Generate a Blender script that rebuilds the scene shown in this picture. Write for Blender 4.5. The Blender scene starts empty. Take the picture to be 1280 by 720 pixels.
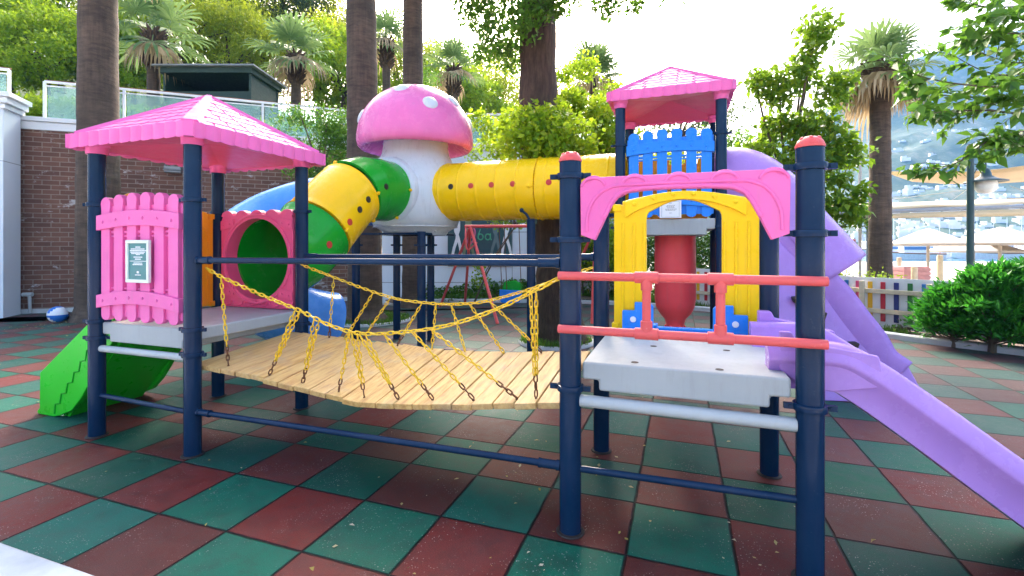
import bpy, bmesh, math, random
import numpy as np
from mathutils import Vector, Matrix

random.seed(7)
rng = np.random.default_rng(7)
SC = bpy.context.scene
COL = SC.collection
PI = math.pi
R = math.radians
V = Vector

# ------------------------------------------------------------------ camera
CAMP = V((1.7513, -2.3713, 1.5051))
YAW = R(19.3876)
FPX = 598.277
FW = V((-math.sin(YAW), math.cos(YAW), 0))
RT = V((math.cos(YAW), math.sin(YAW), 0))


def at(u, v, d):
    """world point seen at photo pixel (u, v) at a distance d along the view axis"""
    return CAMP + FW * d + RT * ((u - 640) / FPX * d) + V((0, 0, (305.94 - v) / FPX * d))


def gxy(u, d, z=0.0):
    p = at(u, 306, d)
    return V((p.x, p.y, z))


cam = bpy.data.cameras.new('camera')
cam.sensor_width = 36
cam.lens = FPX / 1280 * 36
cam.shift_y = -(360 - 305.94) / 1280
cam.clip_start = 0.05
cam.clip_end = 5000
camo = bpy.data.objects.new('camera', cam)
COL.objects.link(camo)
camo.location = CAMP
camo.rotation_euler = (PI / 2, 0, YAW)
SC.camera = camo

# ------------------------------------------------------------------ light
SUN_AZ = V((-0.363, 0.932, 0)).normalized()
SUN_EL = R(38)
w = bpy.data.worlds.new('World')
SC.world = w
w.use_nodes = True
nt = w.node_tree
sky = nt.nodes.new('ShaderNodeTexSky')
sky.sky_type = 'NISHITA'
sky.sun_disc = False
sky.sun_elevation = SUN_EL
sky.sun_rotation = math.atan2(SUN_AZ.x, SUN_AZ.y)
sky.air_density = 1.0
sky.dust_density = 7.0
sky.ozone_density = 0.4
bgn = nt.nodes['Background']
nt.links.new(sky.outputs[0], bgn.inputs[0])
bgn.inputs[1].default_value = 0.15
sl = bpy.data.lights.new('sun', 'SUN')
sl.energy = 1.4
sl.angle = R(20)
sl.color = (1, 0.94, 0.84)
so = bpy.data.objects.new('sun', sl)
COL.objects.link(so)
sd = SUN_AZ * math.cos(SUN_EL) + V((0, 0, math.sin(SUN_EL)))
so.rotation_euler = sd.to_track_quat('Z', 'Y').to_euler()
so.location = (0, 0, 30)
SC.view_settings.view_transform = 'Standard'
SC.view_settings.look = 'None'
SC.view_settings.exposure = 2.5
SC.view_settings.gamma = 1
SC.view_settings.use_curve_mapping = False
SC.cycles.max_bounces = 8
SC.cycles.transparent_max_bounces = 12
SC.cycles.volume_bounces = 1
SC.cycles.sample_clamp_indirect = 4.0
SC.cycles.caustics_reflective = False
SC.cycles.caustics_refractive = False

# ------------------------------------------------------------------ materials


def newmat(name):
    m = bpy.data.materials.new(name)
    m.use_nodes = True
    return m, m.node_tree, m.node_tree.nodes['Principled BSDF']


def N(t, kind, **kw):
    n = t.nodes.new('ShaderNode' + kind)
    for k, v in kw.items():
        setattr(n, k, v)
    return n


def mth(t, op, a, b=None, c=None):
    n = N(t, 'Math', operation=op)
    for i, x in enumerate((a, b, c)):
        if x is None:
            continue
        if hasattr(x, 'links'):
            t.links.new(x, n.inputs[i])
        else:
            n.inputs[i].default_value = x
    return n.outputs[0]


def ramp(t, fac, stops):
    n = N(t, 'ValToRGB')
    cr = n.color_ramp
    while len(cr.elements) < len(stops):
        cr.elements.new(0.5)
    for e, (p, c) in zip(cr.elements, stops):
        e.position = p
        e.color = (*c, 1) if len(c) == 3 else c
    t.links.new(fac, n.inputs[0])
    return n.outputs[0]


def noise(t, vec, scale, detail=3, rough=0.5):
    n = N(t, 'TexNoise')
    n.inputs['Scale'].default_value = scale
    n.inputs['Detail'].default_value = detail
    n.inputs['Roughness'].default_value = rough
    if vec is not None:
        t.links.new(vec, n.inputs['Vector'])
    return n.outputs['Fac']


def mixc(t, fac, a, b, blend='MIX'):
    n = N(t, 'MixRGB', blend_type=blend)
    for i, x in enumerate((fac, a, b)):
        if hasattr(x, 'links'):
            t.links.new(x, n.inputs[i])
        else:
            n.inputs[i].default_value = x if i == 0 else ((*x, 1) if len(x) == 3 else x)
    return n.outputs[0]


def bump(t, b, h, strength=0.2, dist=0.01):
    n = N(t, 'Bump')
    n.inputs['Strength'].default_value = strength
    n.inputs['Distance'].default_value = dist
    t.links.new(h, n.inputs['Height'])
    t.links.new(n.outputs[0], b.inputs['Normal'])


def sc(c, k):
    return tuple(min(1, x * k) for x in c)


def plain(name, col, rough=0.5, metal=0.0, var=0.12, scale=6, bumps=0.0, spec=0.5, coat=0.0, tone_shift=None):
    m, t, b = newmat(name)
    tc = N(t, 'TexCoord').outputs['Object']
    f = noise(t, tc, scale, 5, 0.6)
    c = ramp(t, f, [(0.3, sc(col, 1 - var)), (0.7, tone_shift if tone_shift else sc(col, 1 + var))])
    t.links.new(c, b.inputs['Base Color'])
    rr = N(t, 'MapRange')
    t.links.new(noise(t, tc, scale * 3.1, 4, 0.65), rr.inputs[0])
    rr.inputs[1].default_value = 0.3
    rr.inputs[2].default_value = 0.7
    rr.inputs[3].default_value = rough * 0.8
    rr.inputs[4].default_value = min(1, rough * 1.25)
    t.links.new(rr.outputs[0], b.inputs['Roughness'])
    b.inputs['Metallic'].default_value = metal
    b.inputs['Specular IOR Level'].default_value = spec
    b.inputs['Coat Weight'].default_value = coat
    b.inputs['Coat Roughness'].default_value = 0.12
    if bumps:
        bump(t, b, noise(t, tc, 90, 3, 0.6), bumps, 0.004)
    return m


def plastic(name, col, rough=0.32, var=0.07, dirt=0.10, spec=0.22):
    """moulded playground plastic: faded patches, fine scratches, grey grime film"""
    m, t, b = newmat(name)
    tc = N(t, 'TexCoord').outputs['Object']
    c = ramp(t, noise(t, tc, 2.3, 4, 0.6), [(0.3, sc(col, 1 - var)), (0.75, tuple(min(1, x * (1 + var) + 0.012) for x in col))])
    g = noise(t, tc, 14, 8, 0.72)
    gm = ramp(t, g, [(0.56, (0, 0, 0)), (0.85, (dirt, dirt, dirt))])
    c = mixc(t, gm, c, (0.26, 0.23, 0.2))
    mps = N(t, 'Mapping')
    mps.inputs['Scale'].default_value = (16, 16, 1.6)
    t.links.new(tc, mps.inputs[0])
    stk = ramp(t, noise(t, mps.outputs[0], 1.6, 6, 0.7), [(0.54, (0, 0, 0)), (0.8, (dirt * 2.2,) * 3)])
    c = mixc(t, stk, c, (0.20, 0.18, 0.16))
    scf = ramp(t, noise(t, tc, 34, 6, 0.8), [(0.62, (0, 0, 0)), (0.74, (dirt * 2.5,) * 3)])
    c = mixc(t, scf, c, (0.6, 0.58, 0.55))
    v = N(t, 'TexVoronoi')
    v.inputs['Scale'].default_value = 55
    t.links.new(tc, v.inputs['Vector'])
    spk = mth(t, 'MULTIPLY', mth(t, 'LESS_THAN', v.outputs['Distance'], 0.06), 0.3 * min(1, dirt * 3))
    c = mixc(t, spk, c, (0.2, 0.17, 0.14))
    t.links.new(c, b.inputs['Base Color'])
    rr = N(t, 'MapRange')
    t.links.new(noise(t, tc, 9, 6, 0.7), rr.inputs[0])
    rr.inputs[1].default_value = 0.3
    rr.inputs[2].default_value = 0.75
    rr.inputs[3].default_value = rough * 0.75
    rr.inputs[4].default_value = min(1, rough * 1.5)
    t.links.new(rr.outputs[0], b.inputs['Roughness'])
    b.inputs['Specular IOR Level'].default_value = spec
    bump(t, b, noise(t, tc, 160, 2, 0.5), 0.04, 0.002)
    return m


M = {}
M['navy'] = plastic('navy_paint', (0.0008, 0.020, 0.060), 0.15, 0.1, 0.02, 0.17)
M['pink'] = plastic('pink_plastic', (0.77, 0.14, 0.40), 0.42)
M['cap_pink'] = plastic('mushroom_pink', (0.74, 0.16, 0.40), 0.24, 0.05, 0.08)
M['rose'] = plastic('rose_plastic', (0.78, 0.10, 0.24), 0.36)
M['yellow'] = plastic('yellow_plastic', (0.92, 0.60, 0.002), 0.3, 0.04, 0.07)
M['tube_yellow'] = plastic('tunnel_yellow', (0.95, 0.56, 0.001), 0.24, 0.04, 0.05)
M['orange'] = plastic('orange_plastic', (0.88, 0.36, 0.01), 0.34)
M['blue'] = plastic('blue_plastic', (0.012, 0.22, 0.78), 0.28)
M['slide_blue'] = plastic('slide_blue_plastic', (0.09, 0.30, 0.78), 0.24)
M['green'] = plastic('green_plastic', (0.002, 0.34, 0.018), 0.22, 0.06, 0.04)
M['lime'] = plastic('lime_plastic', (0.015, 0.55, 0.015), 0.3, 0.05, 0.05)
M['purple'] = plastic('purple_plastic', (0.40, 0.215, 0.60), 0.24, 0.05, 0.05)
M['white_plastic'] = plastic('white_plastic', (0.58, 0.61, 0.64), 0.28, 0.05, 0.16)
M['red'] = plastic('red_plastic', (0.85, 0.075, 0.09), 0.34)
M['coral'] = plastic('coral_paint', (0.68, 0.10, 0.10), 0.3, 0.08, 0.12)
M['deck'] = plastic('deck_grey', (0.34, 0.365, 0.375), 0.42, 0.08, 0.13)
M['pipe_white'] = plastic('pipe_white', (0.42, 0.45, 0.46), 0.35, 0.06, 0.1)
M['dark'] = plain('dark_hole', (0.02, 0.012, 0.01), 0.7)
M['redhole'] = plain('red_disc', (0.55, 0.03, 0.02), 0.5)
M['chain'] = plain('chain_yellow', (0.80, 0.50, 0.012), 0.34, 0.0, 0.25, 40)
M['rust'] = plain('rusty_chain', (0.16, 0.07, 0.035), 0.6, 0.6, 0.4, 60)
M['steel'] = plain('grey_steel', (0.22, 0.23, 0.24), 0.4, 0.6)
M['palepink'] = plain('pale_pink_paint', (0.52, 0.26, 0.27), 0.6)
M['whitepaint'] = plain('white_paint', (0.74, 0.76, 0.79), 0.55, 0, 0.05, 1.5)
M['wallwhite'] = plain('white_wall_paint', (0.70, 0.75, 0.82), 0.7, 0, 0.06, 0.7, 0.1)
M['kerbwhite'] = plain('white_kerb_paint', (0.50, 0.52, 0.53), 0.75, 0, 0.2, 3.5, 0.4)
M['beige'] = plain('beige_wood', (0.58, 0.50, 0.36), 0.7, 0, 0.15, 8)
M['cream'] = plain('cream_canvas', (0.58, 0.46, 0.29), 0.85, 0, 0.06, 2)
M['umbrella'] = plain('pale_canvas', (0.50, 0.44, 0.36), 0.85, 0, 0.05, 2)
M['lampgreen'] = plain('dark_lamp_paint', (0.012, 0.05, 0.055), 0.4)
M['lampglass'] = plain('lamp_glass', (0.85, 0.84, 0.80), 0.25)
M['board_green'] = plain('dark_green_board', (0.012, 0.07, 0.085), 0.45)
M['sign_green'] = plain('sign_green', (0.05, 0.20, 0.21), 0.35)
M['paleframe'] = plain('pale_frame', (0.68, 0.74, 0.66), 0.45)
M['print_white'] = plain('white_print', (0.78, 0.78, 0.8), 0.6, var=0.02)
M['print_grey'] = plain('grey_print', (0.25, 0.27, 0.3), 0.6)
M['print_pink'] = plain('pink_print', (0.65, 0.12, 0.25), 0.6)
M['print_green'] = plain('green_print', (0.05, 0.36, 0.2), 0.6)
M['olive'] = plain('olive_print', (0.20, 0.24, 0.13), 0.6)
M['greyblue'] = plain('greyblue_print', (0.12, 0.19, 0.2), 0.6)
M['kiosk'] = plain('kiosk_green', (0.010, 0.035, 0.025), 0.6)
M['kioskroof'] = plain('kiosk_roof', (0.20, 0.21, 0.23), 0.7)
M['ballblue'] = plastic('ball_blue', (0.02, 0.16, 0.55), 0.3)
M['grass'] = plain('grass_blades', (0.06, 0.14, 0.015), 0.7, 0, 0.4, 20)
M['sand'] = plain('pale_paving', (0.42, 0.39, 0.36), 0.85, 0, 0.08, 0.5, 0.1)
M['hullwhite'] = plain('boat_white', (0.74, 0.76, 0.80), 0.3)
M['boatwood'] = plain('boat_wood', (0.25, 0.11, 0.05), 0.4)
M['boatblue'] = plain('boat_blue', (0.05, 0.18, 0.42), 0.4)
M['flagred'] = plain('flag_red', (0.62, 0.04, 0.06), 0.7)
M['villa'] = plain('villa_white', (0.72, 0.70, 0.68), 0.8)
M['villawin'] = plain('villa_window', (0.09, 0.11, 0.14), 0.3)
for k, c in dict(pink=(0.62, 0.08, 0.22), blue=(0.02, 0.15, 0.42), green=(0.02, 0.17, 0.04), navy=(0.015, 0.03, 0.17), red=(0.45, 0.02, 0.04), yellow=(0.75, 0.42, 0.02)).items():
    M['picket_' + k] = plain('picket_' + k, c, 0.55)


def mat_tiles():
    m, t, b = newmat('rubber_tiles')
    tc = N(t, 'TexCoord').outputs['Object']
    s = N(t, 'SeparateXYZ')
    t.links.new(tc, s.inputs[0])
    wob = N(t, 'TexNoise')
    wob.inputs['Scale'].default_value = 7
    t.links.new(tc, wob.inputs['Vector'])
    wo = mth(t, 'MULTIPLY', mth(t, 'SUBTRACT', wob.outputs['Fac'], 0.5), 0.02)
    x = mth(t, 'ADD', mth(t, 'DIVIDE', s.outputs[0], 0.5), wo)
    y = mth(t, 'ADD', mth(t, 'DIVIDE', s.outputs[1], 0.5), wo)
    fx, fy = mth(t, 'FLOOR', x), mth(t, 'FLOOR', y)
    par = mth(t, 'FLOORED_MODULO', mth(t, 'ADD', fx, fy), 2.0)
    ex = mth(t, 'ABSOLUTE', mth(t, 'SUBTRACT', mth(t, 'FRACT', x), 0.5))
    ey = mth(t, 'ABSOLUTE', mth(t, 'SUBTRACT', mth(t, 'FRACT', y), 0.5))
    e = mth(t, 'MAXIMUM', ex, ey)
    gap = N(t, 'MapRange')
    t.links.new(e, gap.inputs[0])
    gap.inputs[1].default_value = 0.481
    gap.inputs[2].default_value = 0.494
    cell = N(t, 'CombineXYZ')
    t.links.new(fx, cell.inputs[0])
    t.links.new(fy, cell.inputs[1])
    wn = N(t, 'TexWhiteNoise', noise_dimensions='3D')
    t.links.new(cell.outputs[0], wn.inputs['Vector'])
    g = mixc(t, wn.outputs['Value'], (0.002, 0.078, 0.042), (0.008, 0.100, 0.074))
    r_ = mixc(t, wn.outputs['Value'], (0.118, 0.016, 0.013), (0.105, 0.038, 0.030))
    c = mixc(t, par, r_, g)
    wn2 = N(t, 'TexWhiteNoise', noise_dimensions='4D')
    t.links.new(cell.outputs[0], wn2.inputs['Vector'])
    wn2.inputs['W'].default_value = 3.7
    c = mixc(t, 0.55, c, ramp(t, wn2.outputs['Value'], [(0.0, (0.22, 0.23, 0.24)), (0.5, (0.45, 0.45, 0.44)), (1.0, (0.68, 0.66, 0.63))]), 'OVERLAY')
    # worn dusty film, patchy
    d = noise(t, tc, 1.7, 7, 0.68)
    dm = ramp(t, d, [(0.42, (0, 0, 0)), (0.78, (0.24, 0.24, 0.24))])
    c = mixc(t, dm, c, (0.095, 0.085, 0.085))
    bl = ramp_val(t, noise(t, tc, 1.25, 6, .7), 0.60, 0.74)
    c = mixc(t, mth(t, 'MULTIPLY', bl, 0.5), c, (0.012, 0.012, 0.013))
    tone_shift = N(t, 'MapRange')  # greys the far tiles: sky sheen put into the colour, edge broken by noise
    t.links.new(mth(t, 'ADD', s.outputs[1], mth(t, 'MULTIPLY', noise(t, tc, .8, 5, .6), 2.0)), tone_shift.inputs[0])
    tone_shift.inputs[1].default_value = 2.2
    tone_shift.inputs[2].default_value = 5.5
    tone_shift.inputs[4].default_value = 0.5
    c = mixc(t, tone_shift.outputs[0], c, (0.075, 0.078, 0.085))
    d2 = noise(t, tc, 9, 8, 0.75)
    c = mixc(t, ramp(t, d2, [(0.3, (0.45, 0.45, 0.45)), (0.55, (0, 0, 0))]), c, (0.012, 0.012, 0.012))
    # granules and pale grit
    gr = noise(t, tc, 230, 2, 0.6)
    c = mixc(t, 0.55, c, ramp(t, gr, [(0.3, (0.25, 0.25, 0.25)), (0.7, (0.85, 0.85, 0.85))]), 'OVERLAY')
    v = N(t, 'TexVoronoi')
    v.inputs['Scale'].default_value = 62
    t.links.new(tc, v.inputs['Vector'])
    grit = mth(t, 'LESS_THAN', v.outputs['Distance'], 0.17)
    gm = mth(t, 'MULTIPLY', grit, ramp_val(t, noise(t, tc, 2.6, 5, 0.7), 0.48, 0.62))
    c = mixc(t, mth(t, 'MULTIPLY', gm, 0.75), c, (0.42, 0.37, 0.33))
    c = mixc(t, gap.outputs[0], c, (0.006, 0.005, 0.005))
    t.links.new(c, b.inputs['Base Color'])
    rr = N(t, 'MapRange')
    t.links.new(d2, rr.inputs[0])
    rr.inputs[1].default_value = 0.3
    rr.inputs[2].default_value = 0.7
    rr.inputs[3].default_value = 0.42
    rr.inputs[4].default_value = 0.66
    t.links.new(rr.outputs[0], b.inputs['Roughness'])
    h = mth(t, 'SUBTRACT', mth(t, 'ADD', mth(t, 'MULTIPLY', gr, 0.22), mth(t, 'MULTIPLY', wn.outputs['Value'], 0.5)), mth(t, 'MULTIPLY', gap.outputs[0], 2.2))
    b.inputs['Specular IOR Level'].default_value = 0.16
    bump(t, b, h, 0.7, 0.009)
    return m


def ramp_val(t, v, lo, hi):
    n = N(t, 'MapRange')
    t.links.new(v, n.inputs[0])
    n.inputs[1].default_value = lo
    n.inputs[2].default_value = hi
    return n.outputs[0]


def mat_brick():
    m, t, b = newmat('brown_brick')
    tc = N(t, 'TexCoord').outputs['Object']
    s = N(t, 'SeparateXYZ')
    t.links.new(tc, s.inputs[0])
    cb = N(t, 'CombineXYZ')
    t.links.new(s.outputs[0], cb.inputs[0])
    t.links.new(s.outputs[2], cb.inputs[1])
    bt = N(t, 'TexBrick')
    t.links.new(cb.outputs[0], bt.inputs['Vector'])
    bt.inputs['Scale'].default_value = 1
    bt.inputs['Brick Width'].default_value = 0.31
    bt.inputs['Row Height'].default_value = 0.105
    bt.inputs['Mortar Size'].default_value = 0.010
    bt.inputs['Mortar Smooth'].default_value = 0.3
    bt.inputs['Color1'].default_value = (0.185, 0.088, 0.060, 1)
    bt.inputs['Color2'].default_value = (0.125, 0.058, 0.042, 1)
    bt.inputs['Mortar'].default_value = (0.27, 0.205, 0.165, 1)
    c = bt.outputs['Color']
    c = mixc(t, 0.5, c, ramp(t, noise(t, tc, 1.4, 6, 0.7), [(0.3, (0.3, 0.3, 0.3)), (0.7, (0.75, 0.72, 0.7))]), 'OVERLAY')
    # lime bloom stain of its own shape
    mp = N(t, 'Mapping')
    mp.inputs['Scale'].default_value = (0.7, 1, 1.6)
    t.links.new(tc, mp.inputs[0])
    st = ramp_val(t, noise(t, mp.outputs[0], 2.2, 6, 0.75), 0.58, 0.64)
    c = mixc(t, mth(t, 'MULTIPLY', st, 0.7), c, (0.62, 0.60, 0.60))
    t.links.new(c, b.inputs['Base Color'])
    b.inputs['Roughness'].default_value = 0.85
    h = mth(t, 'SUBTRACT', mth(t, 'MULTIPLY', noise(t, tc, 40, 4), 0.4), bt.outputs['Fac'])
    bump(t, b, h, 0.6, 0.012)
    return m


def mat_wood():
    m, t, b = newmat('pale_plank_wood')
    tc = N(t, 'TexCoord').outputs['Object']
    oi = N(t, 'ObjectInfo')
    mp = N(t, 'Mapping')
    mp.inputs['Scale'].default_value = (22, 1.6, 22)
    t.links.new(tc, mp.inputs[0])
    off = N(t, 'CombineXYZ')
    t.links.new(mth(t, 'MULTIPLY', oi.outputs['Random'], 40), off.inputs[1])
    t.links.new(off.outputs[0], mp.inputs['Location'])
    g = noise(t, mp.outputs[0], 1.6, 5, 0.65)
    c = ramp(t, g, [(0.3, (0.40, 0.19, 0.05)), (0.5, (0.60, 0.35, 0.105)), (0.72, (0.72, 0.48, 0.18))])
    c = mixc(t, mth(t, 'MULTIPLY', oi.outputs['Random'], 0.3), c, (0.45, 0.33, 0.20))
    st = ramp(t, noise(t, tc, 5, 7, 0.7), [(0.50, (0, 0, 0)), (0.8, (0.6, 0.6, 0.6))])
    c = mixc(t, st, c, (0.33, 0.28, 0.22))
    t.links.new(c, b.inputs['Base Color'])
    b.inputs['Roughness'].default_value = 0.6
    bump(t, b, g, 0.2, 0.003)
    return m


def mat_bark(name, c1, c2, rings=0.0, scale=3.0):
    m, t, b = newmat(name)
    tc = N(t, 'TexCoord').outputs['Object']
    mp = N(t, 'Mapping')
    t.links.new(tc, mp.inputs[0])
    if rings:
        mp.inputs['Scale'].default_value = (2.2, 2.2, 11)
        f = noise(t, mp.outputs[0], 1.6, 6, 0.75)
    else:
        mp.inputs['Scale'].default_value = (7, 7, 1.1)
        f = noise(t, mp.outputs[0], scale, 7, 0.7)
    f2 = noise(t, tc, 2.2, 5, 0.6)
    c = ramp(t, f, [(0.3, c1), (0.7, c2)])
    c = mixc(t, 0.75, c, ramp(t, f2, [(0.3, (0.26, 0.26, 0.26)), (0.7, (0.74, 0.72, 0.7))]), 'OVERLAY')
    mp2 = N(t, 'Mapping')
    mp2.inputs['Scale'].default_value = (9, 9, .7)
    t.links.new(tc, mp2.inputs[0])
    c = mixc(t, 0.4, c, ramp(t, noise(t, mp2.outputs[0], 2.0, 5, .7), [(0.35, (0.25, 0.25, 0.25)), (0.65, (0.7, 0.7, 0.7))]), 'OVERLAY')
    t.links.new(c, b.inputs['Base Color'])
    b.inputs['Roughness'].default_value = 0.9
    bump(t, b, f, 0.8, 0.03)
    return m


def mat_leaf(name, c1, c2, c3=None, trans=0.45, rough=0.45):
    """leaf: a random tint per leaf, clumpy hue drift, light passing through"""
    m, t, b = newmat(name)
    geo = N(t, 'NewGeometry')
    tc = N(t, 'TexCoord').outputs['Object']
    c3 = c3 or c2
    c = ramp(t, geo.outputs['Random Per Island'], [(0.0, c1), (0.55, c2), (1.0, c3)])
    cl = noise(t, tc, 1.5, 3, 0.6)
    c = mixc(t, ramp_val(t, cl, 0.3, 0.75), mixc(t, 0.35, c, c1), c)
    t.links.new(c, b.inputs['Base Color'])
    b.inputs['Roughness'].default_value = rough
    b.inputs['Specular IOR Level'].default_value = 0.35
    tr = N(t, 'BsdfTranslucent')
    t.links.new(mixc(t, 0.5, c, c3), tr.inputs[0])
    mx = N(t, 'MixShader')
    mx.inputs[0].default_value = trans
    t.links.new(b.outputs[0], mx.inputs[1])
    t.links.new(tr.outputs[0], mx.inputs[2])
    t.links.new(mx.outputs[0], t.nodes['Material Output'].inputs[0])
    return m


def mat_glass():
    m, t, b = newmat('balustrade_glass')
    b.inputs['Base Color'].default_value = (0.55, 0.75, 0.72, 1)
    b.inputs['Roughness'].default_value = 0.04
    tr = N(t, 'BsdfTransparent')
    tr.inputs[0].default_value = (0.72, 0.86, 0.84, 1)
    mx = N(t, 'MixShader')
    mx.inputs[0].default_value = 0.28
    t.links.new(tr.outputs[0], mx.inputs[1])
    t.links.new(b.outputs[0], mx.inputs[2])
    t.links.new(mx.outputs[0], t.nodes['Material Output'].inputs[0])
    return m


def mat_ground(name, stops, scale, bs=0.5):
    m, t, b = newmat(name)
    tc = N(t, 'TexCoord').outputs['Object']
    c = ramp(t, noise(t, tc, scale, 8, 0.7), stops)
    t.links.new(c, b.inputs['Base Color'])
    b.inputs['Roughness'].default_value = 0.95
    bump(t, b, noise(t, tc, scale * 6, 6, 0.7), bs, 0.03)
    return m


def mat_mountain():
    m, t, b = newmat('scrub_mountain')
    tc = N(t, 'TexCoord').outputs['Object']
    c = ramp(t, noise(t, tc, 0.06, 10, 0.82), [(0.32, (0.006, 0.030, 0.010)), (0.5, (0.020, 0.060, 0.020)), (0.62, (0.09, 0.10, 0.06)), (0.72, (0.24, 0.20, 0.15))])
    t.links.new(c, b.inputs['Base Color'])
    b.inputs['Roughness'].default_value = 1
    return m


def mat_water():
    m, t, b = newmat('sea_water')
    b.inputs['Base Color'].default_value = (0.03, 0.13, 0.20, 1)
    b.inputs['Roughness'].default_value = 0.12
    tc = N(t, 'TexCoord').outputs['Object']
    bump(t, b, noise(t, tc, 0.8, 5, 0.6), 0.4, 0.2)
    return m


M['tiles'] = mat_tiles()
M['brick'] = mat_brick()
M['wood'] = mat_wood()
M['palmbark'] = mat_bark('palm_bark', (0.045, 0.030, 0.022), (0.115, 0.080, 0.056), 1)
M['bark'] = mat_bark('rough_bark', (0.02, 0.012, 0.008), (0.085, 0.056, 0.036))
M['husk'] = mat_bark('palm_husk', (0.03, 0.018, 0.01), (0.12, 0.075, 0.045))
M['twig'] = plain('twig_bark', (0.10, 0.075, 0.05), 0.9)
M['leaf_bright'] = mat_leaf('leaf_bright', (0.09, 0.22, 0.005), (0.22, 0.39, 0.008), (0.45, 0.56, 0.03), 0.55)
M['leaf_yellow'] = mat_leaf('leaf_yellowgreen', (0.14, 0.25, 0.008), (0.30, 0.40, 0.012), (0.52, 0.55, 0.04), 0.55)
M['leaf_mid'] = mat_leaf('leaf_mid', (0.03, 0.11, 0.010), (0.065, 0.19, 0.015), (0.16, 0.31, 0.03))
M['leaf_dark'] = mat_leaf('leaf_dark', (0.012, 0.045, 0.010), (0.025, 0.085, 0.016), (0.05, 0.13, 0.02))
M['leaf_pine'] = mat_leaf('leaf_pine', (0.02, 0.05, 0.014), (0.04, 0.085, 0.02), (0.09, 0.13, 0.03))
M['leaf_hedge'] = mat_leaf('leaf_hedge', (0.012, 0.12, 0.010), (0.03, 0.24, 0.02), (0.09, 0.38, 0.03), 0.35)
M['leaf_ficus'] = mat_leaf('leaf_glossy', (0.045, 0.14, 0.008), (0.11, 0.25, 0.010), (0.28, 0.42, 0.02), 0.5, 0.35)
M['frond'] = mat_leaf('palm_frond', (0.06, 0.14, 0.035), (0.12, 0.22, 0.06), (0.24, 0.34, 0.12), 0.4)
M['deadfrond'] = mat_leaf('dead_frond', (0.26, 0.18, 0.09), (0.42, 0.31, 0.17), (0.55, 0.43, 0.28), 0.3, 0.8)
M['litter'] = mat_leaf('dry_litter', (0.36, 0.28, 0.05), (0.42, 0.33, 0.14), (0.55, 0.48, 0.36), 0.2, 0.8)
M['glass'] = mat_glass()
M['ground'] = mat_ground('ground_paving', [(0.3, (0.42, 0.38, 0.33)), (0.7, (0.56, 0.52, 0.47))], 0.6, 0.2)
M['soil'] = mat_ground('garden_soil', [(0.3, (0.07, 0.045, 0.03)), (0.55, (0.15, 0.10, 0.07)), (0.75, (0.22, 0.17, 0.12))], 2.5)
M['hill'] = mat_ground('hill_scrub', [(0.3, (0.03, 0.06, 0.012)), (0.55, (0.07, 0.11, 0.02)), (0.75, (0.16, 0.16, 0.05))], 0.5)
M['mountain'] = mat_mountain()
M['water'] = mat_water()

# ------------------------------------------------------------------ mesh helpers
ORG = {}


def setp(o, label=None, cat=None, group=None, kind=None):
    for k, v in (('label', label), ('category', cat), ('group', group), ('kind', kind)):
        if v:
            o[k] = v
    return o


def thing(name, loc, label, cat, group=None):
    o = bpy.data.objects.new(name, None)
    COL.objects.link(o)
    o.location = loc
    o.empty_display_size = 0.2
    ORG[o.name] = V(loc)
    return setp(o, label, cat, group)


def link(name, me, mat, parent=None, org=(0, 0, 0)):
    o = bpy.data.objects.new(name, me)
    COL.objects.link(o)
    if mat:
        me.materials.append(mat)
    if parent:
        o.parent = parent
        ORG[o.name] = ORG[parent.name]
    else:
        o.location = org
        ORG[o.name] = V(org)
    return o


def frame(origin, ex, ey=None):
    """4x4: local x along ex, z up (or ey given), y = z cross x"""
    ex = V(ex).normalized()
    ez = V((0, 0, 1))
    ey = ez.cross(ex).normalized()
    m = Matrix.Identity(4)
    for i in range(3):
        m[i][0], m[i][1], m[i][2], m[i][3] = ex[i], ey[i], ez[i], origin[i]
    return m


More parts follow.
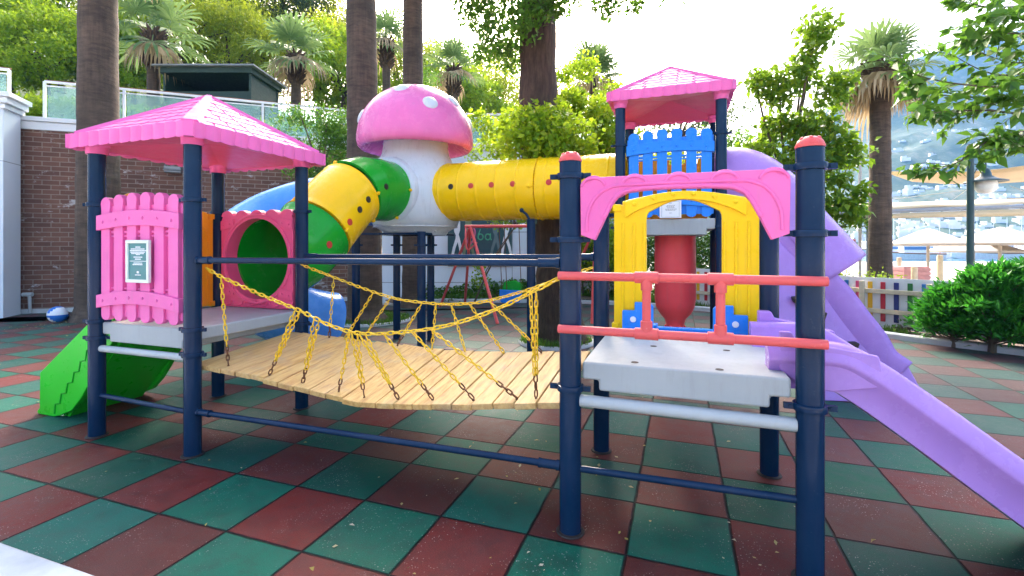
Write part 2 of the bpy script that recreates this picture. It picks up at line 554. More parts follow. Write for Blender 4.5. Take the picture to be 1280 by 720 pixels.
class MB:
    def __init__(s, m=None):
        s.v, s.f, s.m = [], [], m

    def add(s, vs, fs):
        k = len(s.v)
        s.v += [(s.m @ V(p)) if s.m else V(p) for p in vs]
        s.f += [[i + k for i in f] for f in fs]
        return s

    def box(s, c, size, rot=None):
        x, y, z = (a / 2 for a in size)
        ps = [V((i * x, j * y, k * z)) for i in (-1, 1) for j in (-1, 1) for k in (-1, 1)]
        if rot is not None:
            ps = [rot @ p for p in ps]
        c = V(c)
        return s.add([p + c for p in ps], [(0, 1, 3, 2), (4, 6, 7, 5), (0, 4, 5, 1), (2, 3, 7, 6), (0, 2, 6, 4), (1, 5, 7, 3)])

    def tube(s, pts, r, n=12, caps=True, closed=False):
        pts = [V(p) for p in pts]
        m = len(pts)
        rs = r if isinstance(r, (list, tuple)) else [r] * m
        T = []
        for i in range(m):
            a = pts[(i - 1) % m] if (closed or i > 0) else pts[i]
            b = pts[(i + 1) % m] if (closed or i < m - 1) else pts[i]
            T.append((b - a).normalized())
        up = V((0, 0, 1)) if abs(T[0].z) < 0.9 else V((1, 0, 0))
        nrm = (up - T[0] * up.dot(T[0])).normalized()
        vs, fs = [], []
        for i in range(m):
            nrm = (nrm - T[i] * nrm.dot(T[i])).normalized()
            bi = T[i].cross(nrm)
            for k in range(n):
                a = 2 * PI * k / n
                vs.append(pts[i] + (nrm * math.cos(a) + bi * math.sin(a)) * rs[i])
        for i in range(m if closed else m - 1):
            j = (i + 1) % m
            for k in range(n):
                l = (k + 1) % n
                fs.append((i * n + k, i * n + l, j * n + l, j * n + k))
        if caps and not closed:
            fs.append(tuple(range(n))[::-1])
            fs.append(tuple(range((m - 1) * n, m * n)))
        return s.add(vs, fs)

    def cyl(s, a, b, r, r2=None, n=20):
        return s.tube([a, b], [r, r if r2 is None else r2], n)

    def lathe(s, prof, c=(0, 0, 0), n=32, axis='z'):
        vs, fs = [], []
        c = V(c)
        for (r, h) in prof:
            for k in range(n):
                a = 2 * PI * k / n
                x, y = r * math.cos(a), r * math.sin(a)
                vs.append(c + (V((x, y, h)) if axis == 'z' else V((h, x, y)) if axis == 'x' else V((x, h, y))))
        for i in range(len(prof) - 1):
            for k in range(n):
                l = (k + 1) % n
                fs.append((i * n + k, i * n + l, (i + 1) * n + l, (i + 1) * n + k))
        if prof[0][0] > 1e-4:
            fs.append(tuple(range(n))[::-1])
        if prof[-1][0] > 1e-4:
            fs.append(tuple(range((len(prof) - 1) * n, len(prof) * n)))
        return s.add(vs, fs)

    def prism(s, poly, y0, y1):
        n = len(poly)
        vs = [(x, y0, z) for x, z in poly] + [(x, y1, z) for x, z in poly]
        fs = [tuple(range(n)), tuple(range(n, 2 * n))[::-1]]
        fs += [(i, i + n, (i + 1) % n + n, (i + 1) % n) for i in range(n)]
        return s.add(vs, fs)

    def slab(s, poly, z0, z1):
        n = len(poly)
        vs = [(x, y, z0) for x, y in poly] + [(x, y, z1) for x, y in poly]
        fs = [tuple(range(n))[::-1], tuple(range(n, 2 * n))]
        fs += [(i, (i + 1) % n, (i + 1) % n + n, i + n) for i in range(n)]
        return s.add(vs, fs)

    def ball(s, c, r, n=14, squash=(1, 1, 1), half=False):
        prof_n = n // 2
        vs, fs = [], []
        c = V(c)
        a0 = 0 if half else -PI / 2
        for i in range(prof_n + 1):
            a = a0 + (PI / 2 - a0) * i / prof_n
            rr = max(math.cos(a), 1e-4)
            for k in range(n):
                b = 2 * PI * k / n
                vs.append(c + V((rr * math.cos(b) * r * squash[0], rr * math.sin(b) * r * squash[1], math.sin(a) * r * squash[2])))
        for i in range(prof_n):
            for k in range(n):
                l = (k + 1) % n
                fs.append((i * n + k, i * n + l, (i + 1) * n + l, (i + 1) * n + k))
        return s.add(vs, fs)

    def sweep(s, prof, frames, closed_prof=True, caps=True):
        """prof: list of (a,b); frames: list of (origin, ea, eb)"""
        n = len(prof)
        vs, fs = [], []
        for (o, ea, eb) in frames:
            vs += [V(o) + V(ea) * a + V(eb) * b for a, b in prof]
        for i in range(len(frames) - 1):
            for k in range(n if closed_prof else n - 1):
                l = (k + 1) % n
                fs.append((i * n + k, i * n + l, (i + 1) * n + l, (i + 1) * n + k))
        if caps and closed_prof:
            fs.append(tuple(range(n))[::-1])
            fs.append(tuple(range((len(frames) - 1) * n, len(frames) * n)))
        return s.add(vs, fs)

    def build(s, name, mat, parent=None, bevel=0.0, seg=2, smooth=35, org=None, solid=0.0):
        o0 = ORG[parent.name] if parent else (V(org) if org is not None else V((0, 0, 0)))
        me = bpy.data.meshes.new(name)
        me.from_pydata([tuple(p - o0) for p in s.v], [], s.f)
        bm = bmesh.new()
        bm.from_mesh(me)
        bmesh.ops.recalc_face_normals(bm, faces=bm.faces)
        bm.to_mesh(me)
        bm.free()
        if smooth:
            me.polygons.foreach_set('use_smooth', [True] * len(me.polygons))
            me.set_sharp_from_angle(angle=R(smooth))
        o = link(name, me, mat, parent, o0)
        if solid:
            md = o.modifiers.new('thick', 'SOLIDIFY')
            md.thickness = solid
            md.offset = 0
        if bevel:
            md = o.modifiers.new('bevel', 'BEVEL')
            md.width = bevel
            md.segments = seg
            md.limit_method = 'ANGLE'
            md.angle_limit = R(40)
            md.harden_normals = True
        return o


def copy_tree(o, parent=None):
    c = o.copy()
    COL.objects.link(c)
    c.parent = parent
    for ch in list(o.children):
        copy_tree(ch, c)
    return c


def smoothpath(pts, k=8):
    """Catmull-Rom through pts"""
    P = [V(p) for p in pts]
    P = [P[0] * 2 - P[1]] + P + [P[-1] * 2 - P[-2]]
    out = []
    for i in range(1, len(P) - 2):
        for j in range(k):
            t = j / k
            a, b, c, d = P[i - 1], P[i], P[i + 1], P[i + 2]
            out.append(0.5 * ((2 * b) + (c - a) * t + (2 * a - 5 * b + 4 * c - d) * t * t + (3 * b - a - 3 * c + d) * t ** 3))
    out.append(P[-2])
    return out


def npmesh(name, verts, quads, mat, parent=None, smooth=False):
    o0 = ORG[parent.name] if parent else V((0, 0, 0))
    verts = np.asarray(verts, dtype=np.float32) - np.array(o0, dtype=np.float32)
    quads = np.asarray(quads, dtype=np.int32)
    me = bpy.data.meshes.new(name)
    me.vertices.add(len(verts))
    me.vertices.foreach_set('co', verts.ravel())
    me.loops.add(quads.size)
    me.loops.foreach_set('vertex_index', quads.ravel())
    me.polygons.add(len(quads))
    me.polygons.foreach_set('loop_start', np.arange(0, quads.size, 4, dtype=np.int32))
    me.polygons.foreach_set('loop_total', np.full(len(quads), 4, dtype=np.int32))
    me.update(calc_edges=True)
    return link(name, me, mat, parent)


def unit(a):
    return a / np.maximum(np.linalg.norm(a, axis=-1, keepdims=True), 1e-9)


def leaf_mesh(pts, size, aspect=0.5, droop=0.3, upbias=0.6, jitter=0.35, dirs=None):
    """kite shaped leaves, folded along the midrib: two quads each"""
    n = len(pts)
    d = unit(rng.normal(size=(n, 3))) if dirs is None else unit(dirs + rng.normal(size=(n, 3)) * 0.45)
    d[:, 2] -= droop
    d = unit(d)
    up = rng.normal(size=(n, 3)) * 0.7
    up[:, 2] += upbias
    s = unit(np.cross(d, up))
    nn = np.cross(s, d)
    L = size * (1 + jitter * rng.uniform(-1, 1, size=(n, 1)))
    wd = L * aspect * 0.5
    b = pts
    t = b + d * L - nn * L * 0.12
    m1 = b + d * L * 0.42
    l = m1 - s * wd + nn * wd * 0.35
    r = m1 + s * wd + nn * wd * 0.35
    m2 = b + d * L * 0.5
    vs = np.stack([b, l, t, m2, r], 1).reshape(-1, 3)
    k = np.arange(n)[:, None] * 5
    q = np.concatenate([k + np.array([[0, 3, 2, 1]]), k + np.array([[0, 4, 2, 3]])], 0)
    return vs, q


def clump_points(centers, radii, per, squash=0.8, shell=0.55):
    out = []
    for c, r in zip(centers, radii):
        n = max(4, int(per * r * r)) if per < 1e5 else int(per)
        d = unit(rng.normal(size=(n, 3)))
        rad = r * rng.uniform(shell ** 3, 1, size=(n, 1)) ** (1 / 3) * (1 + 0.25 * rng.normal(size=(n, 1)))
        p = d * rad
        p[:, 2] *= squash
        out.append(p + np.array(c))
    return np.concatenate(out)


def crown_clumps(c, r, n, inner=0.35):
    """uneven clump centres filling an ellipsoid"""
    c, r = np.array(c), np.array(r)
    d = unit(rng.normal(size=(n, 3)))
    k = rng.uniform(inner, 1.0, size=(n, 1)) ** 0.6
    return c + d * k * r


def limbs(mb, base, targets, r0, r1=0.012):
    for tpt in targets:
        b, e = V(base), V(tpt)
        mid = (b + e) / 2 + V((random.uniform(-.15, .15), random.uniform(-.15, .15), random.uniform(0, .3))) * (e - b).length * 0.5
        pts = smoothpath([b, mid, e], 5)
        k = len(pts)
        mb.tube(pts, [r0 + (r1 - r0) * i / (k - 1) for i in range(k)], 7)


def tree(name, base, label, cat, crown_c, crown_r, nclump, clump_r, per, leaf, mat, trunk_r, bark='bark', group=None, aspect=0.5, nl=9, extra=None, squash=.8, lean=None):
    base = V(base)
    t = thing(name, base, label, cat, group)
    cc = crown_clumps(crown_c, crown_r, nclump)
    if extra is not None:
        cc = np.concatenate([cc, np.array(extra)])
    top = V(crown_c) - V((0, 0, crown_r[2] * 0.5))
    mb = MB()
    pts = smoothpath([base - V((0, 0, .05)), base.lerp(top, 0.5) + V((random.uniform(-.1, .1), random.uniform(-.1, .1), 0)), top], 6)
    k = len(pts)
    mb.tube(pts, [trunk_r * (1.25 if i == 0 else 1 - 0.5 * i / k) for i in range(k)], 12)
    idx = rng.choice(len(cc), min(nl, len(cc)), replace=False)
    limbs(mb, top, [cc[i] for i in idx], trunk_r * 0.45)
    mb.build('trunk', M[bark], t)
    rad = clump_r * rng.uniform(0.65, 1.35, size=len(cc))
    pts = clump_points(cc, rad, per, squash)
    vs, q = leaf_mesh(pts, leaf, aspect)
    npmesh('crown', vs, q, M[mat], t)
    return t


def fan_frond(vs, qs, o, d, L, fan, nleaf=22, droop=0.35, spread=125, wid=0.05):
    """one fan frond: petiole and a wheel of narrow leaflets with drooping tips"""
    d = d.normalized()
    side = d.cross(V((0, 0, 1)))
    if side.length < 1e-3:
        side = V((1, 0, 0))
    side.normalize()
    up = side.cross(d).normalized()
    e = o + d * L - V((0, 0, 1)) * L * L * 0.08
    k = len(vs)
    pw = 0.018
    vs += [o - side * pw, o + side * pw, e + side * pw * .6, e - side * pw * .6]
    qs.append((k, k + 1, k + 2, k + 3))
    for i in range(nleaf):
        a = R(-spread + 2 * spread * i / (nleaf - 1)) + random.uniform(-.03, .03)
        ld = (d * math.cos(a) + side * math.sin(a) + up * 0.12 * abs(math.sin(a))).normalized()
        ll = fan * (0.72 + 0.28 * math.cos(a)) * random.uniform(.9, 1.06)
        p1 = e + ld * ll * 0.55
        p2 = e + ld * ll * 0.85 - V((0, 0, 1)) * ll * droop * 0.22
        p3 = e + ld * ll * 0.98 - V((0, 0, 1)) * ll * droop * 0.62
        n = up.cross(ld).normalized()
        w1 = wid * fan
        k = len(vs)
        vs += [e, p1 - n * w1 + up * .006, p1 + n * w1 + up * .006, p2 - n * w1 * .7, p2 + n * w1 * .7, p3, p3 + n * .004]
        qs += [(k, k + 2, k + 1, k), (k + 1, k + 2, k + 4, k + 3), (k + 3, k + 4, k + 6, k + 5)]


def frond_obj(name, mat, parent, specs):
    vs, qs = [], []
    for sp in specs:
        fan_frond(vs, qs, *sp)
    # first face of each leaflet is a triangle: rebuild as polygons
    o0 = ORG[parent.name]
    me = bpy.data.meshes.new(name)
    fs = [(a, b, c) if a == d else (a, b, c, d) for a, b, c, d in qs]
    me.from_pydata([tuple(v - o0) for v in vs], [], fs)
    return link(name, me, mat, parent)


def fan_palm(name, base, height, r0, r1, label, n=26, L=0.9, fan=0.9, skirt=14, group=None, husk=0.0, bulge=1.0, lo=-35, lean=(0, 0), nleaf=22, droop=.4):
    base = V(base)
    t = thing(name, base, label, 'palm tree', group)
    top = base + V((lean[0], lean[1], height))
    mb = MB()
    k = 64
    pts = [base.lerp(top, i / (k - 1)) for i in range(k)]
    rs = [(r0 * bulge if i == 0 else 1) * (r0 + (r1 - r0) * min(1, i / (k * .75))) * (1 + random.uniform(-.028, .022)) for i in range(k)]
    rs[0] = r0 * 1.25 * bulge
    rs[1] = r0 * 1.08
    mb.tube(pts, rs, 20)
    mb.build('trunk', M['palmbark'], t, smooth=60)
    if husk:
        hb = MB()
        for i in range(70):
            a = i * 2.39996
            z = -husk * (1 - i / 70)
            o = top + V((math.cos(a) * r1 * 1.05, math.sin(a) * r1 * 1.05, z))
            q = V((math.cos(a), math.sin(a), 1.3)).normalized()
            hb.tube([o, o + q * 0.16, o + q * .3 + V((math.cos(a), math.sin(a), 0)) * .05], [r1 * .42, r1 * .3, .01], 5)
        hb.build('husk', M['husk'], t)
    sp = []
    for i in range(n):
        a = i * 2.39996 + random.uniform(-.2, .2)
        el = R(lo + (88 - lo) * (1 - i / n) ** 0.85 + random.uniform(-8, 8))
        d = V((math.cos(a) * math.cos(el), math.sin(a) * math.cos(el), math.sin(el)))
        sp.append((top, d, L * random.uniform(.8, 1.1), fan * random.uniform(.85, 1.1), nleaf, droop))
    frond_obj('crown', M['frond'], t, sp)
    if skirt:
        sp = []
        for i in range(skirt):
            a = i * 2.39996
            el = R(random.uniform(-55, -12))
            d = V((math.cos(a) * math.cos(el), math.sin(a) * math.cos(el), math.sin(el)))
            sp.append((top - V((0, 0, .08)), d, L * .5, fan * random.uniform(.75, 1.15), 16, 1.1, 70))
        frond_obj('dead_skirt', M['deadfrond'], t, sp)
    return t

# ================================================================== PLAY STRUCTURE
PR = 0.057


def make_post(x, y, top, parent, clamps, cap=None):
    mb = MB()
    mb.cyl((x, y, 0.0), (x, y, top), PR, n=28)
    p = mb.build('post', M['navy'], parent, bevel=.003)
    gk = MB()  # dark ring round the post hole: contact shadow and dirt put into its colour
    gk.lathe([(PR + .001, .002), (PR + .018, .003), (PR + .014, .009), (PR + .001, .012)], (x, y, 0), 24)
    gk.build('dark_foot_ring', M['dark'], p)
    for z, ang in clamps:
        c = MB()
        c.lathe([(PR + .001, z - .018), (PR + .012, z - .015), (PR + .015, z), (PR + .012, z + .015), (PR + .001, z + .018)], (x, y, 0), 24)
        for s in (0, PI):
            a = R(ang) + s
            d = V((math.cos(a), math.sin(a), 0))
            q = V((x, y, z))
            c.box(q + d * (PR + .022), (.056, .018, .026), Matrix.Rotation(a, 3, 'Z'))
            n = V((-d.y, d.x, 0))
            c.cyl(q + d * (PR + .026) - n * .016, q + d * (PR + .026) + n * .016, .008, n=8)
        c.build('clamp', M['navy'], p)
    if cap:
        b = MB()
        b.lathe([(PR + .003, top), (PR + .003, top + .012)] + [((PR) * math.cos(a), top + .012 + PR * .72 * math.sin(a)) for a in np.linspace(0, PI / 2 - .03, 8)], (x, y, 0), 24)
        for k in range(6):
            a = k * PI / 3 + .4
            b.ball((x + .036 * math.cos(a), y + .036 * math.sin(a), top + .036), .013, 8)
        b.build('post_cap', M['coral'], p)
    return p


def make_deck(x0, x1, y0, y1, z0, z1, parent, name='deck'):
    mb = MB()
    nz = z0 + (z1 - z0) * .32
    mb.prism([(x0, z1), (x1, z1), (x1, nz), (x1 - .085, nz), (x1 - .085, z0 - .01), (x0 + .085, z0 - .01), (x0 + .085, nz), (x0, nz)], y0, y1)
    d = mb.build(name, M['deck'], parent, bevel=.014, seg=3)
    return d


def make_roof(cx, cy, hx, hy, ze, zt, parent, mat='pink'):
    """hollow moulded pyramid roof: shingled faces, broad hip ridges, wavy hem"""
    mb, lin = MB(), MB()
    C4 = [V((cx - hx, cy - hy, ze)), V((cx + hx, cy - hy, ze)), V((cx + hx, cy + hy, ze)), V((cx - hx, cy + hy, ze))]
    ap = V((cx, cy, zt))
    th = V((0, 0, .035))
    for i in range(4):
        a, b = C4[i], C4[(i + 1) % 4]
        mb.add([a, b, ap], [(0, 1, 2)])
        lin.add([a - V((0, 0, .08)), b - V((0, 0, .08)), V((cx, cy, ze + .03))], [(0, 2, 1)])
        nrm = (b - a).cross(ap - a).normalized()
        rows = 8
        for r_ in range(rows):
            f0, f1 = r_ / rows, (r_ + .93) / rows
            l0, r0 = a.lerp(ap, f0), b.lerp(ap, f0)
            l1, r1 = a.lerp(ap, f1), b.lerp(ap, f1)
            wdt = (r0 - l0).length
            nb = max(1, int(wdt / .17))
            off = .5 if r_ % 2 else 0
            for k in range(-1, nb + 1):
                u0, u1 = (k + off + .06) / nb, (k + off + .94) / nb
                u0, u1 = max(u0, .07), min(u1, .93)
                if u1 - u0 < .05:
                    continue
                p = [l0.lerp(r0, u0), l0.lerp(r0, u1), l1.lerp(r1, u1), l1.lerp(r1, u0)]
                h0, h1 = nrm * .009, nrm * .005
                vs = p + [p[0] + h0, p[1] + h0, p[2] + h1, p[3] + h1]
                mb.add(vs, [(4, 5, 6, 7), (0, 1, 5, 4), (1, 2, 6, 5), (2, 3, 7, 6), (3, 0, 4, 7)])
        # wavy hem hanging from the eave
        n = 44
        out = V((nrm.x, nrm.y, 0)).normalized()
        vs, fs = [], []
        for k in range(n + 1):
            p = a.lerp(b, k / n)
            wv = abs(math.sin(k / n * PI * 11)) ** .7
            o = out * (.006 + .016 * wv)
            vs += [p + o + V((0, 0, .012)), p + o - V((0, 0, .088 + .012 * wv)), p - out * .02 - V((0, 0, .084)), p - out * .02]
        for k in range(n):
            q, r2 = k * 4, k * 4 + 4
            fs += [(q, r2, r2 + 1, q + 1), (q + 1, r2 + 1, r2 + 2, q + 2), (q + 2, r2 + 2, r2 + 3, q + 3), (q + 3, r2 + 3, r2, q)]
        mb.add(vs, fs)
    for i in range(4):
        a = C4[i]
        d = (ap - a)
        n2 = V((a.x - cx, a.y - cy, 0)).normalized()
        sd_ = V((-n2.y, n2.x, 0))
        up = d.cross(sd_).normalized()
        if up.z < 0:
            up = -up
        p0, p1 = a.lerp(ap, .045) + up * .012, ap + up * .012
        mb.box(a - V((0, 0, .042)) - n2 * .012, (.06, .06, .105), Matrix.Rotation(math.atan2(n2.y, n2.x), 3, 'Z'))
        mb.add([p0 - sd_ * .045, p0 + sd_ * .045, p1 + sd_ * .02, p1 - sd_ * .02, p0 - sd_ * .062 - up * .03, p0 + sd_ * .062 - up * .03, p1 + sd_ * .03 - up * .03, p1 - sd_ * .03 - up * .03], [(0, 1, 2, 3), (4, 0, 3, 7), (1, 5, 6, 2), (4, 5, 1, 0)])
    r = mb.build('roof', M[mat], parent, smooth=30)
    lin.build('roof_underside', M['rose'], r)  # deeper rose underside: red light coming through the roof, put into the colour
    return r


def roof_sockets(roof, xs, ys, z):
    for x in xs:
        for y in ys:
            mb = MB()
            mb.lathe([(PR + .014, z), (PR + .016, z + .05), (PR + .024, z + .06), (PR + .03, z + .085)], (x, y, 0), 24)
            mb.build('socket', M['pink'], roof)


def arc_band(mb, w, zl, zc, h, y0, y1, n=14, top=True):
    """arched strip across a panel of width w: lower edge rises from zl at the sides to zc in the middle"""
    lo, hi = [], []
    for i in range(n + 1):
        u = i / n
        x = -w / 2 + w * u
        z = zl + (zc - zl) * math.sin(PI * u) ** 0.9
        lo.append((x, z))
        hi.append((x, z + h))
    mb.prism(lo + hi[::-1], y0, y1)


def picket_panel(parent, mat, m, w, z0, z1, n=6, backed=True, name='picket_panel', bottom=True):
    mb = MB(m)
    pitch = w / n
    pw = pitch * (.66 if backed else .70)
    for i in range(n):
        x = -w / 2 + pitch * (i + .5)
        rise = .035 * math.sin(PI * (i + .5) / n)
        zt, r_ = z1 + rise - pitch * .36, pw / 2 * 1.12
        poly = [(x - pw / 2, z0 + pw * .35)] + [(x + pw / 2 * math.sin(a) , z0 + pw * .35 - pw * .38 * math.cos(a)) for a in np.linspace(-PI / 2, PI / 2, 8)][1:-1] + [(x + pw / 2, z0 + pw * .35)]
        poly += [(x + pw / 2, zt - .05), (x + r_, zt)]
        poly += [(x + r_ * math.cos(a), zt + r_ * .95 * math.sin(a)) for a in np.linspace(0.25, PI - .25, 9)]
        poly += [(x - r_, zt), (x - pw / 2, zt - .05)]
        mb.prism(poly, -.022 - .0007 * i, .022)
    arc_band(mb, w + .004, z1 - .25, z1 - .215, .115, -.042, .03)
    arc_band(mb, w + .004, z0 + .09, z0 + .135, .10, -.042, .03)
    # scalloped skirt between the pickets at the top and the foot
    mb.box((0, .006, z1 - .12), (w - .01, .022, .12))
    mb.box((0, .006, z0 + .11), (w - .01, .024, .16))
    if backed:
        mb.box((0, .012, (z0 + z1) / 2), (w - .02, .014, z1 - z0 - .2))
        for i in range(n - 1):
            x = -w / 2 + pitch * (i + 1)
            for k, (za, s) in enumerate(((z1 - .262, -1), (z0 + .215, 1))):
                mb.box((x, -.001, za), (pitch * .36, .018, .02))
                mb.box((x, -.001, za + s * .032), (pitch * .36, .018, .014))
    else:
        for i in range(n - 1):
            x = -w / 2 + pitch * (i + 1)
            mb.box((x, 0, z1 - .268), (pitch * .36, .03, .022))
            mb.box((x, 0, z1 - .30), (pitch * .36, .026, .016))
    for i in range(n):
        x = -w / 2 + pitch * (i + .5)
        for zb in (z1 - .25 + .035 * math.sin(PI * (i + .5) / n) + .057, z0 + .09 + .045 * math.sin(PI * (i + .5) / n) + .05):
            mb.ball((x, -.042, zb), .013, 10, (1, .7, 1))
    return mb.build(name, M[mat], parent, bevel=.005, seg=2)


def arch_panel(parent, mat, m, w, z0, zj, zc, jamb, open_edge, open_c, name='arch_panel'):
    """doorway panel: two ribbed jambs under an arched, riveted header"""
    mb = MB(m)
    h = w / 2
    n = 12
    poly = [(-h, z0), (-h, zj)]
    poly += [(-h + .06, zj)] + [(-h + .06 + (w - .12) * i / n, zj - .005 + (zc - zj) * math.sin(PI * (.12 + .76 * i / n))) for i in range(n + 1)]
    poly += [(h - .06, zj), (h, zj), (h, z0), (h - jamb, z0)]
    rr = [(h - jamb - .03 * (1 - math.cos(a)), open_edge - .06 + .06 * math.sin(a)) for a in np.linspace(0, PI / 2, 4)]
    poly += rr
    wi = w - 2 * jamb - .06
    poly += [(wi / 2 - wi * i / n, open_edge + (open_c - open_edge) * math.sin(PI * i / n)) for i in range(1, n)]
    poly += [(-x, z) for x, z in rr[::-1]]
    poly += [(-h + jamb, z0)]
    mb.prism(poly, -.02, .03)
    # header band, proud of the jambs
    wb = w - .16
    lo = [(-wb / 2 + wb * i / n, open_edge - .045 + (open_c - open_edge + .045) * math.sin(PI * i / n) ** .8) for i in range(n + 1)]
    hi = [(-wb / 2 + wb * i / n, zj - .005 + (zc - zj) * math.sin(PI * (.08 + .84 * i / n)) + .004) for i in range(n + 1)]
    mb.prism(lo + hi[::-1], -.045, -.0203)
    for i in range(6):
        u = (i + .5) / 6
        k = min(n, int(u * n + .5))
        mb.ball((-wb / 2 + wb * u, -.045, (lo[k][1] + hi[k][1]) / 2 + .008), .017, 10, (1, .7, 1))
    for s in (-1, 1):
        mb.box((s * (h - .02), -.004, zj - .02), (.058, .06, .05))
        for f in (.28, .62, .93):
            mb.box((s * (h - jamb * f), -.024, (z0 + open_edge) / 2 - .03), (.016, .012, open_edge - z0 - .1))
        mb.box((s * (h - .01), 0, z0 + .02), (.05, .06, .05))
    return mb.build(name, M[mat], parent, bevel=.006, seg=2)


def crossbar(parent, a, b, r, mat, name='crossbar', collars=True):
    mb = MB()
    mb.cyl(a, b, r, n=16)
    A, B = V(a), V(b)
    d = (B - A).normalized()
    if collars:
        for p, s in ((A, 1), (B, -1)):
            mb.cyl(p + d * s * .0, p + d * s * .022, r * 1.5, n=16)
            mb.cyl(p + d * s * .022, p + d * s * .11, r * 1.28, n=16)
            mb.cyl(p + d * s * .105, p + d * s * .12, r * 1.38, n=16)
    return mb.build(name, M[mat], parent, bevel=.002)


# ---------------- tower with the big pink roof (left)
LX0, LX1, LY0, LY1 = -2.583, -1.540, 0.10, 1.145
RX0, RX1, RY0, RY1 = 1.206, 2.300, 0.10, 1.145
TX0, TX1, TY0, TY1 = 1.100, 2.165, 3.22, 4.27
MX0, MX1, MY0, MY1 = -2.53, -1.49, 3.22, 4.24

lt = thing('play_tower', ((LX0 + LX1) / 2, .62, 0), 'navy posted play tower under the larger pink shingled roof, beside the brick wall', 'play tower', 'roofed play towers')
make_post(LX0, LY0, 2.28, lt, [(1.82, 20), (.905, 20), (.775, 20)])
make_post(LX1, LY0, 2.28, lt, [(1.825, 10), (.90, 10), (.722, 10)])
make_post(LX0, LY1, 2.28, lt, [(1.82, 0), (.78, 0)])
make_post(LX1, LY1, 2.28, lt, [(1.81, 0), (.78, 0)])
make_deck(LX0 + .06, LX1 - .02, LY0 + .0, LY1 + .02, .76, .90, lt)
rf = make_roof((LX0 + LX1) / 2 + .022, .62, .635, .65, 2.34, 2.77, lt)
roof_sockets(rf, (LX0, LX1), (LY0, LY1), 2.215)
pp = picket_panel(lt, 'pink', frame((-2.075, .10, 0), (1, 0, 0)), .895, .925, 1.865)
sg = MB()
sx0, sx1, sz0, sz1 = -2.150, -1.902, 1.225, 1.54
for (a, b, c, d) in ((sx0, sx1, sz1 - .024, sz1), (sx0, sx1, sz0, sz0 + .024), (sx0, sx0 + .024, sz0 + .024, sz1 - .024), (sx1 - .024, sx1, sz0 + .024, sz1 - .024)):
    sg.box(((a + b) / 2, .046, (c + d) / 2), (b - a, .022, d - c))
sgo = sg.build('notice_sign', M['paleframe'], pp, bevel=.003)
bd = MB()
bd.box(((sx0 + sx1) / 2, .051, (sz0 + sz1) / 2), (sx1 - sx0 - .046, .010, sz1 - sz0 - .046))
bd.build('notice_board', M['sign_green'], pp)
tx = MB()
cxs = (sx0 + sx1) / 2
for k, (wd, zz, hh) in enumerate(((.05, .052, .008), (.15, .066, .007), (.17, .078, .008), (.16, .090, .007), (.14, .10, .007), (.04, .108, .006), (.09, .126, .007), (.06, .141, .008), (.175, .156, .004), (.09, .17, .006), (.11, .181, .008), (.02, .238, .016), (.06, .258, .006))):
    x = cxs - wd / 2
    while x < cxs + wd / 2 - .004:
        ww = min(random.uniform(.01, .032), cxs + wd / 2 - x) if wd > .025 and hh > .0045 else wd
        tx.box((x + ww / 2, .0445, sz1 - zz), (ww, .003, hh))
        x += ww + .005
tx.build('notice_text', M['print_white'], pp)
arch_panel(lt, 'orange', frame((LX0 - .005, .62, 0), (0, 1, 0)), .92, .91, 1.80, 1.86, .20, 1.68, 1.76)
ob = MB()
for y in (.34, .50, .66, .82):
    ob.ball((LX0 - .005, y, 1.875), .06, 14, (.5, 1, 1))
ob.build('panel_knobs', M['orange'], lt)
# tunnel panel with the round opening
m = frame((-2.058, LY1 + .01, 0), (1, 0, 0))
hp = MB(m)
hw, hz0, hz1, hc, hr = .445, .905, 1.79, 1.37, .385
na = 64
for y0, y1, r_in, r_out in ((-.04, .09, hr, None),):
    ou, inn = [], []
    for k in range(na):
        a = 2 * PI * k / na + PI / 4
        c_, s_ = math.cos(a), math.sin(a)
        kx = hw / max(abs(c_), 1e-6)
        kz = ((hz1 - hc) if s_ > 0 else (hc - hz0)) / max(abs(s_), 1e-6)
        q = min(kx, kz)
        ou.append((c_ * q, hc + s_ * q))
        inn.append((c_ * r_in, hc + s_ * r_in))
    vs = [(x, y0, z) for x, z in ou] + [(x, y0, z) for x, z in inn] + [(x, y1, z) for x, z in ou] + [(x, y1, z) for x, z in inn]
    fs = []
    for k in range(na):
        l = (k + 1) % na
        fs += [(k, l, na + l, na + k), (2 * na + k, 3 * na + k, 3 * na + l, 2 * na + l), (na + k, na + l, 3 * na + l, 3 * na + k), (k, 2 * na + k, 2 * na + l, l)]
    hp.add(vs, fs)
# raised outer rim of the hole, the scallops on top and the corner straps
rimf = [((math.cos(a), 0, math.sin(a))) for a in np.linspace(0, 2 * PI, 49)[:-1]]
hp.tube([(x * (hr + .03), -.04, hc + z * (hr + .035)) for x, _, z in rimf], .014, 8, closed=True)
for k in range(5):
    x = -hw + .075 + k * (2 * hw - .15) / 4
    pl_ = [(x + .075 * math.cos(a), hz1 - .012 + .058 * math.sin(a)) for a in np.linspace(0, PI, 12)]
    hp.prism(pl_, -.0395, .0285)
for s in (-1, 1):
    for z, dz in ((hz1 - .10, .09), (hz0 + .13, .09)):
        hp.prism([(s * (hw - .003), z - dz / 2), (s * (hw - .003), z + dz / 2), (s * (hw - .17), z + dz / 2 + .02), (s * (hw - .17), z - dz / 2 + .03)], -.052, -.0405)
        hp.ball((s * (hw - .04), -.052, z), .012, 8)
        hp.ball((s * (hw - .12), -.052, z + .014), .012, 8)
for k in range(6):
    x = -hw + .07 + k * (2 * hw - .14) / 5
    hp.tube([(x - .07, -.042, hz0 + .07), (x - .05, -.042, hz0 + .03), (x, -.042, hz0 + .016), (x + .05, -.042, hz0 + .03), (x + .07, -.042, hz0 + .07)], .008, 6)
hp.build('tunnel_panel', M['rose'], lt, bevel=.006)
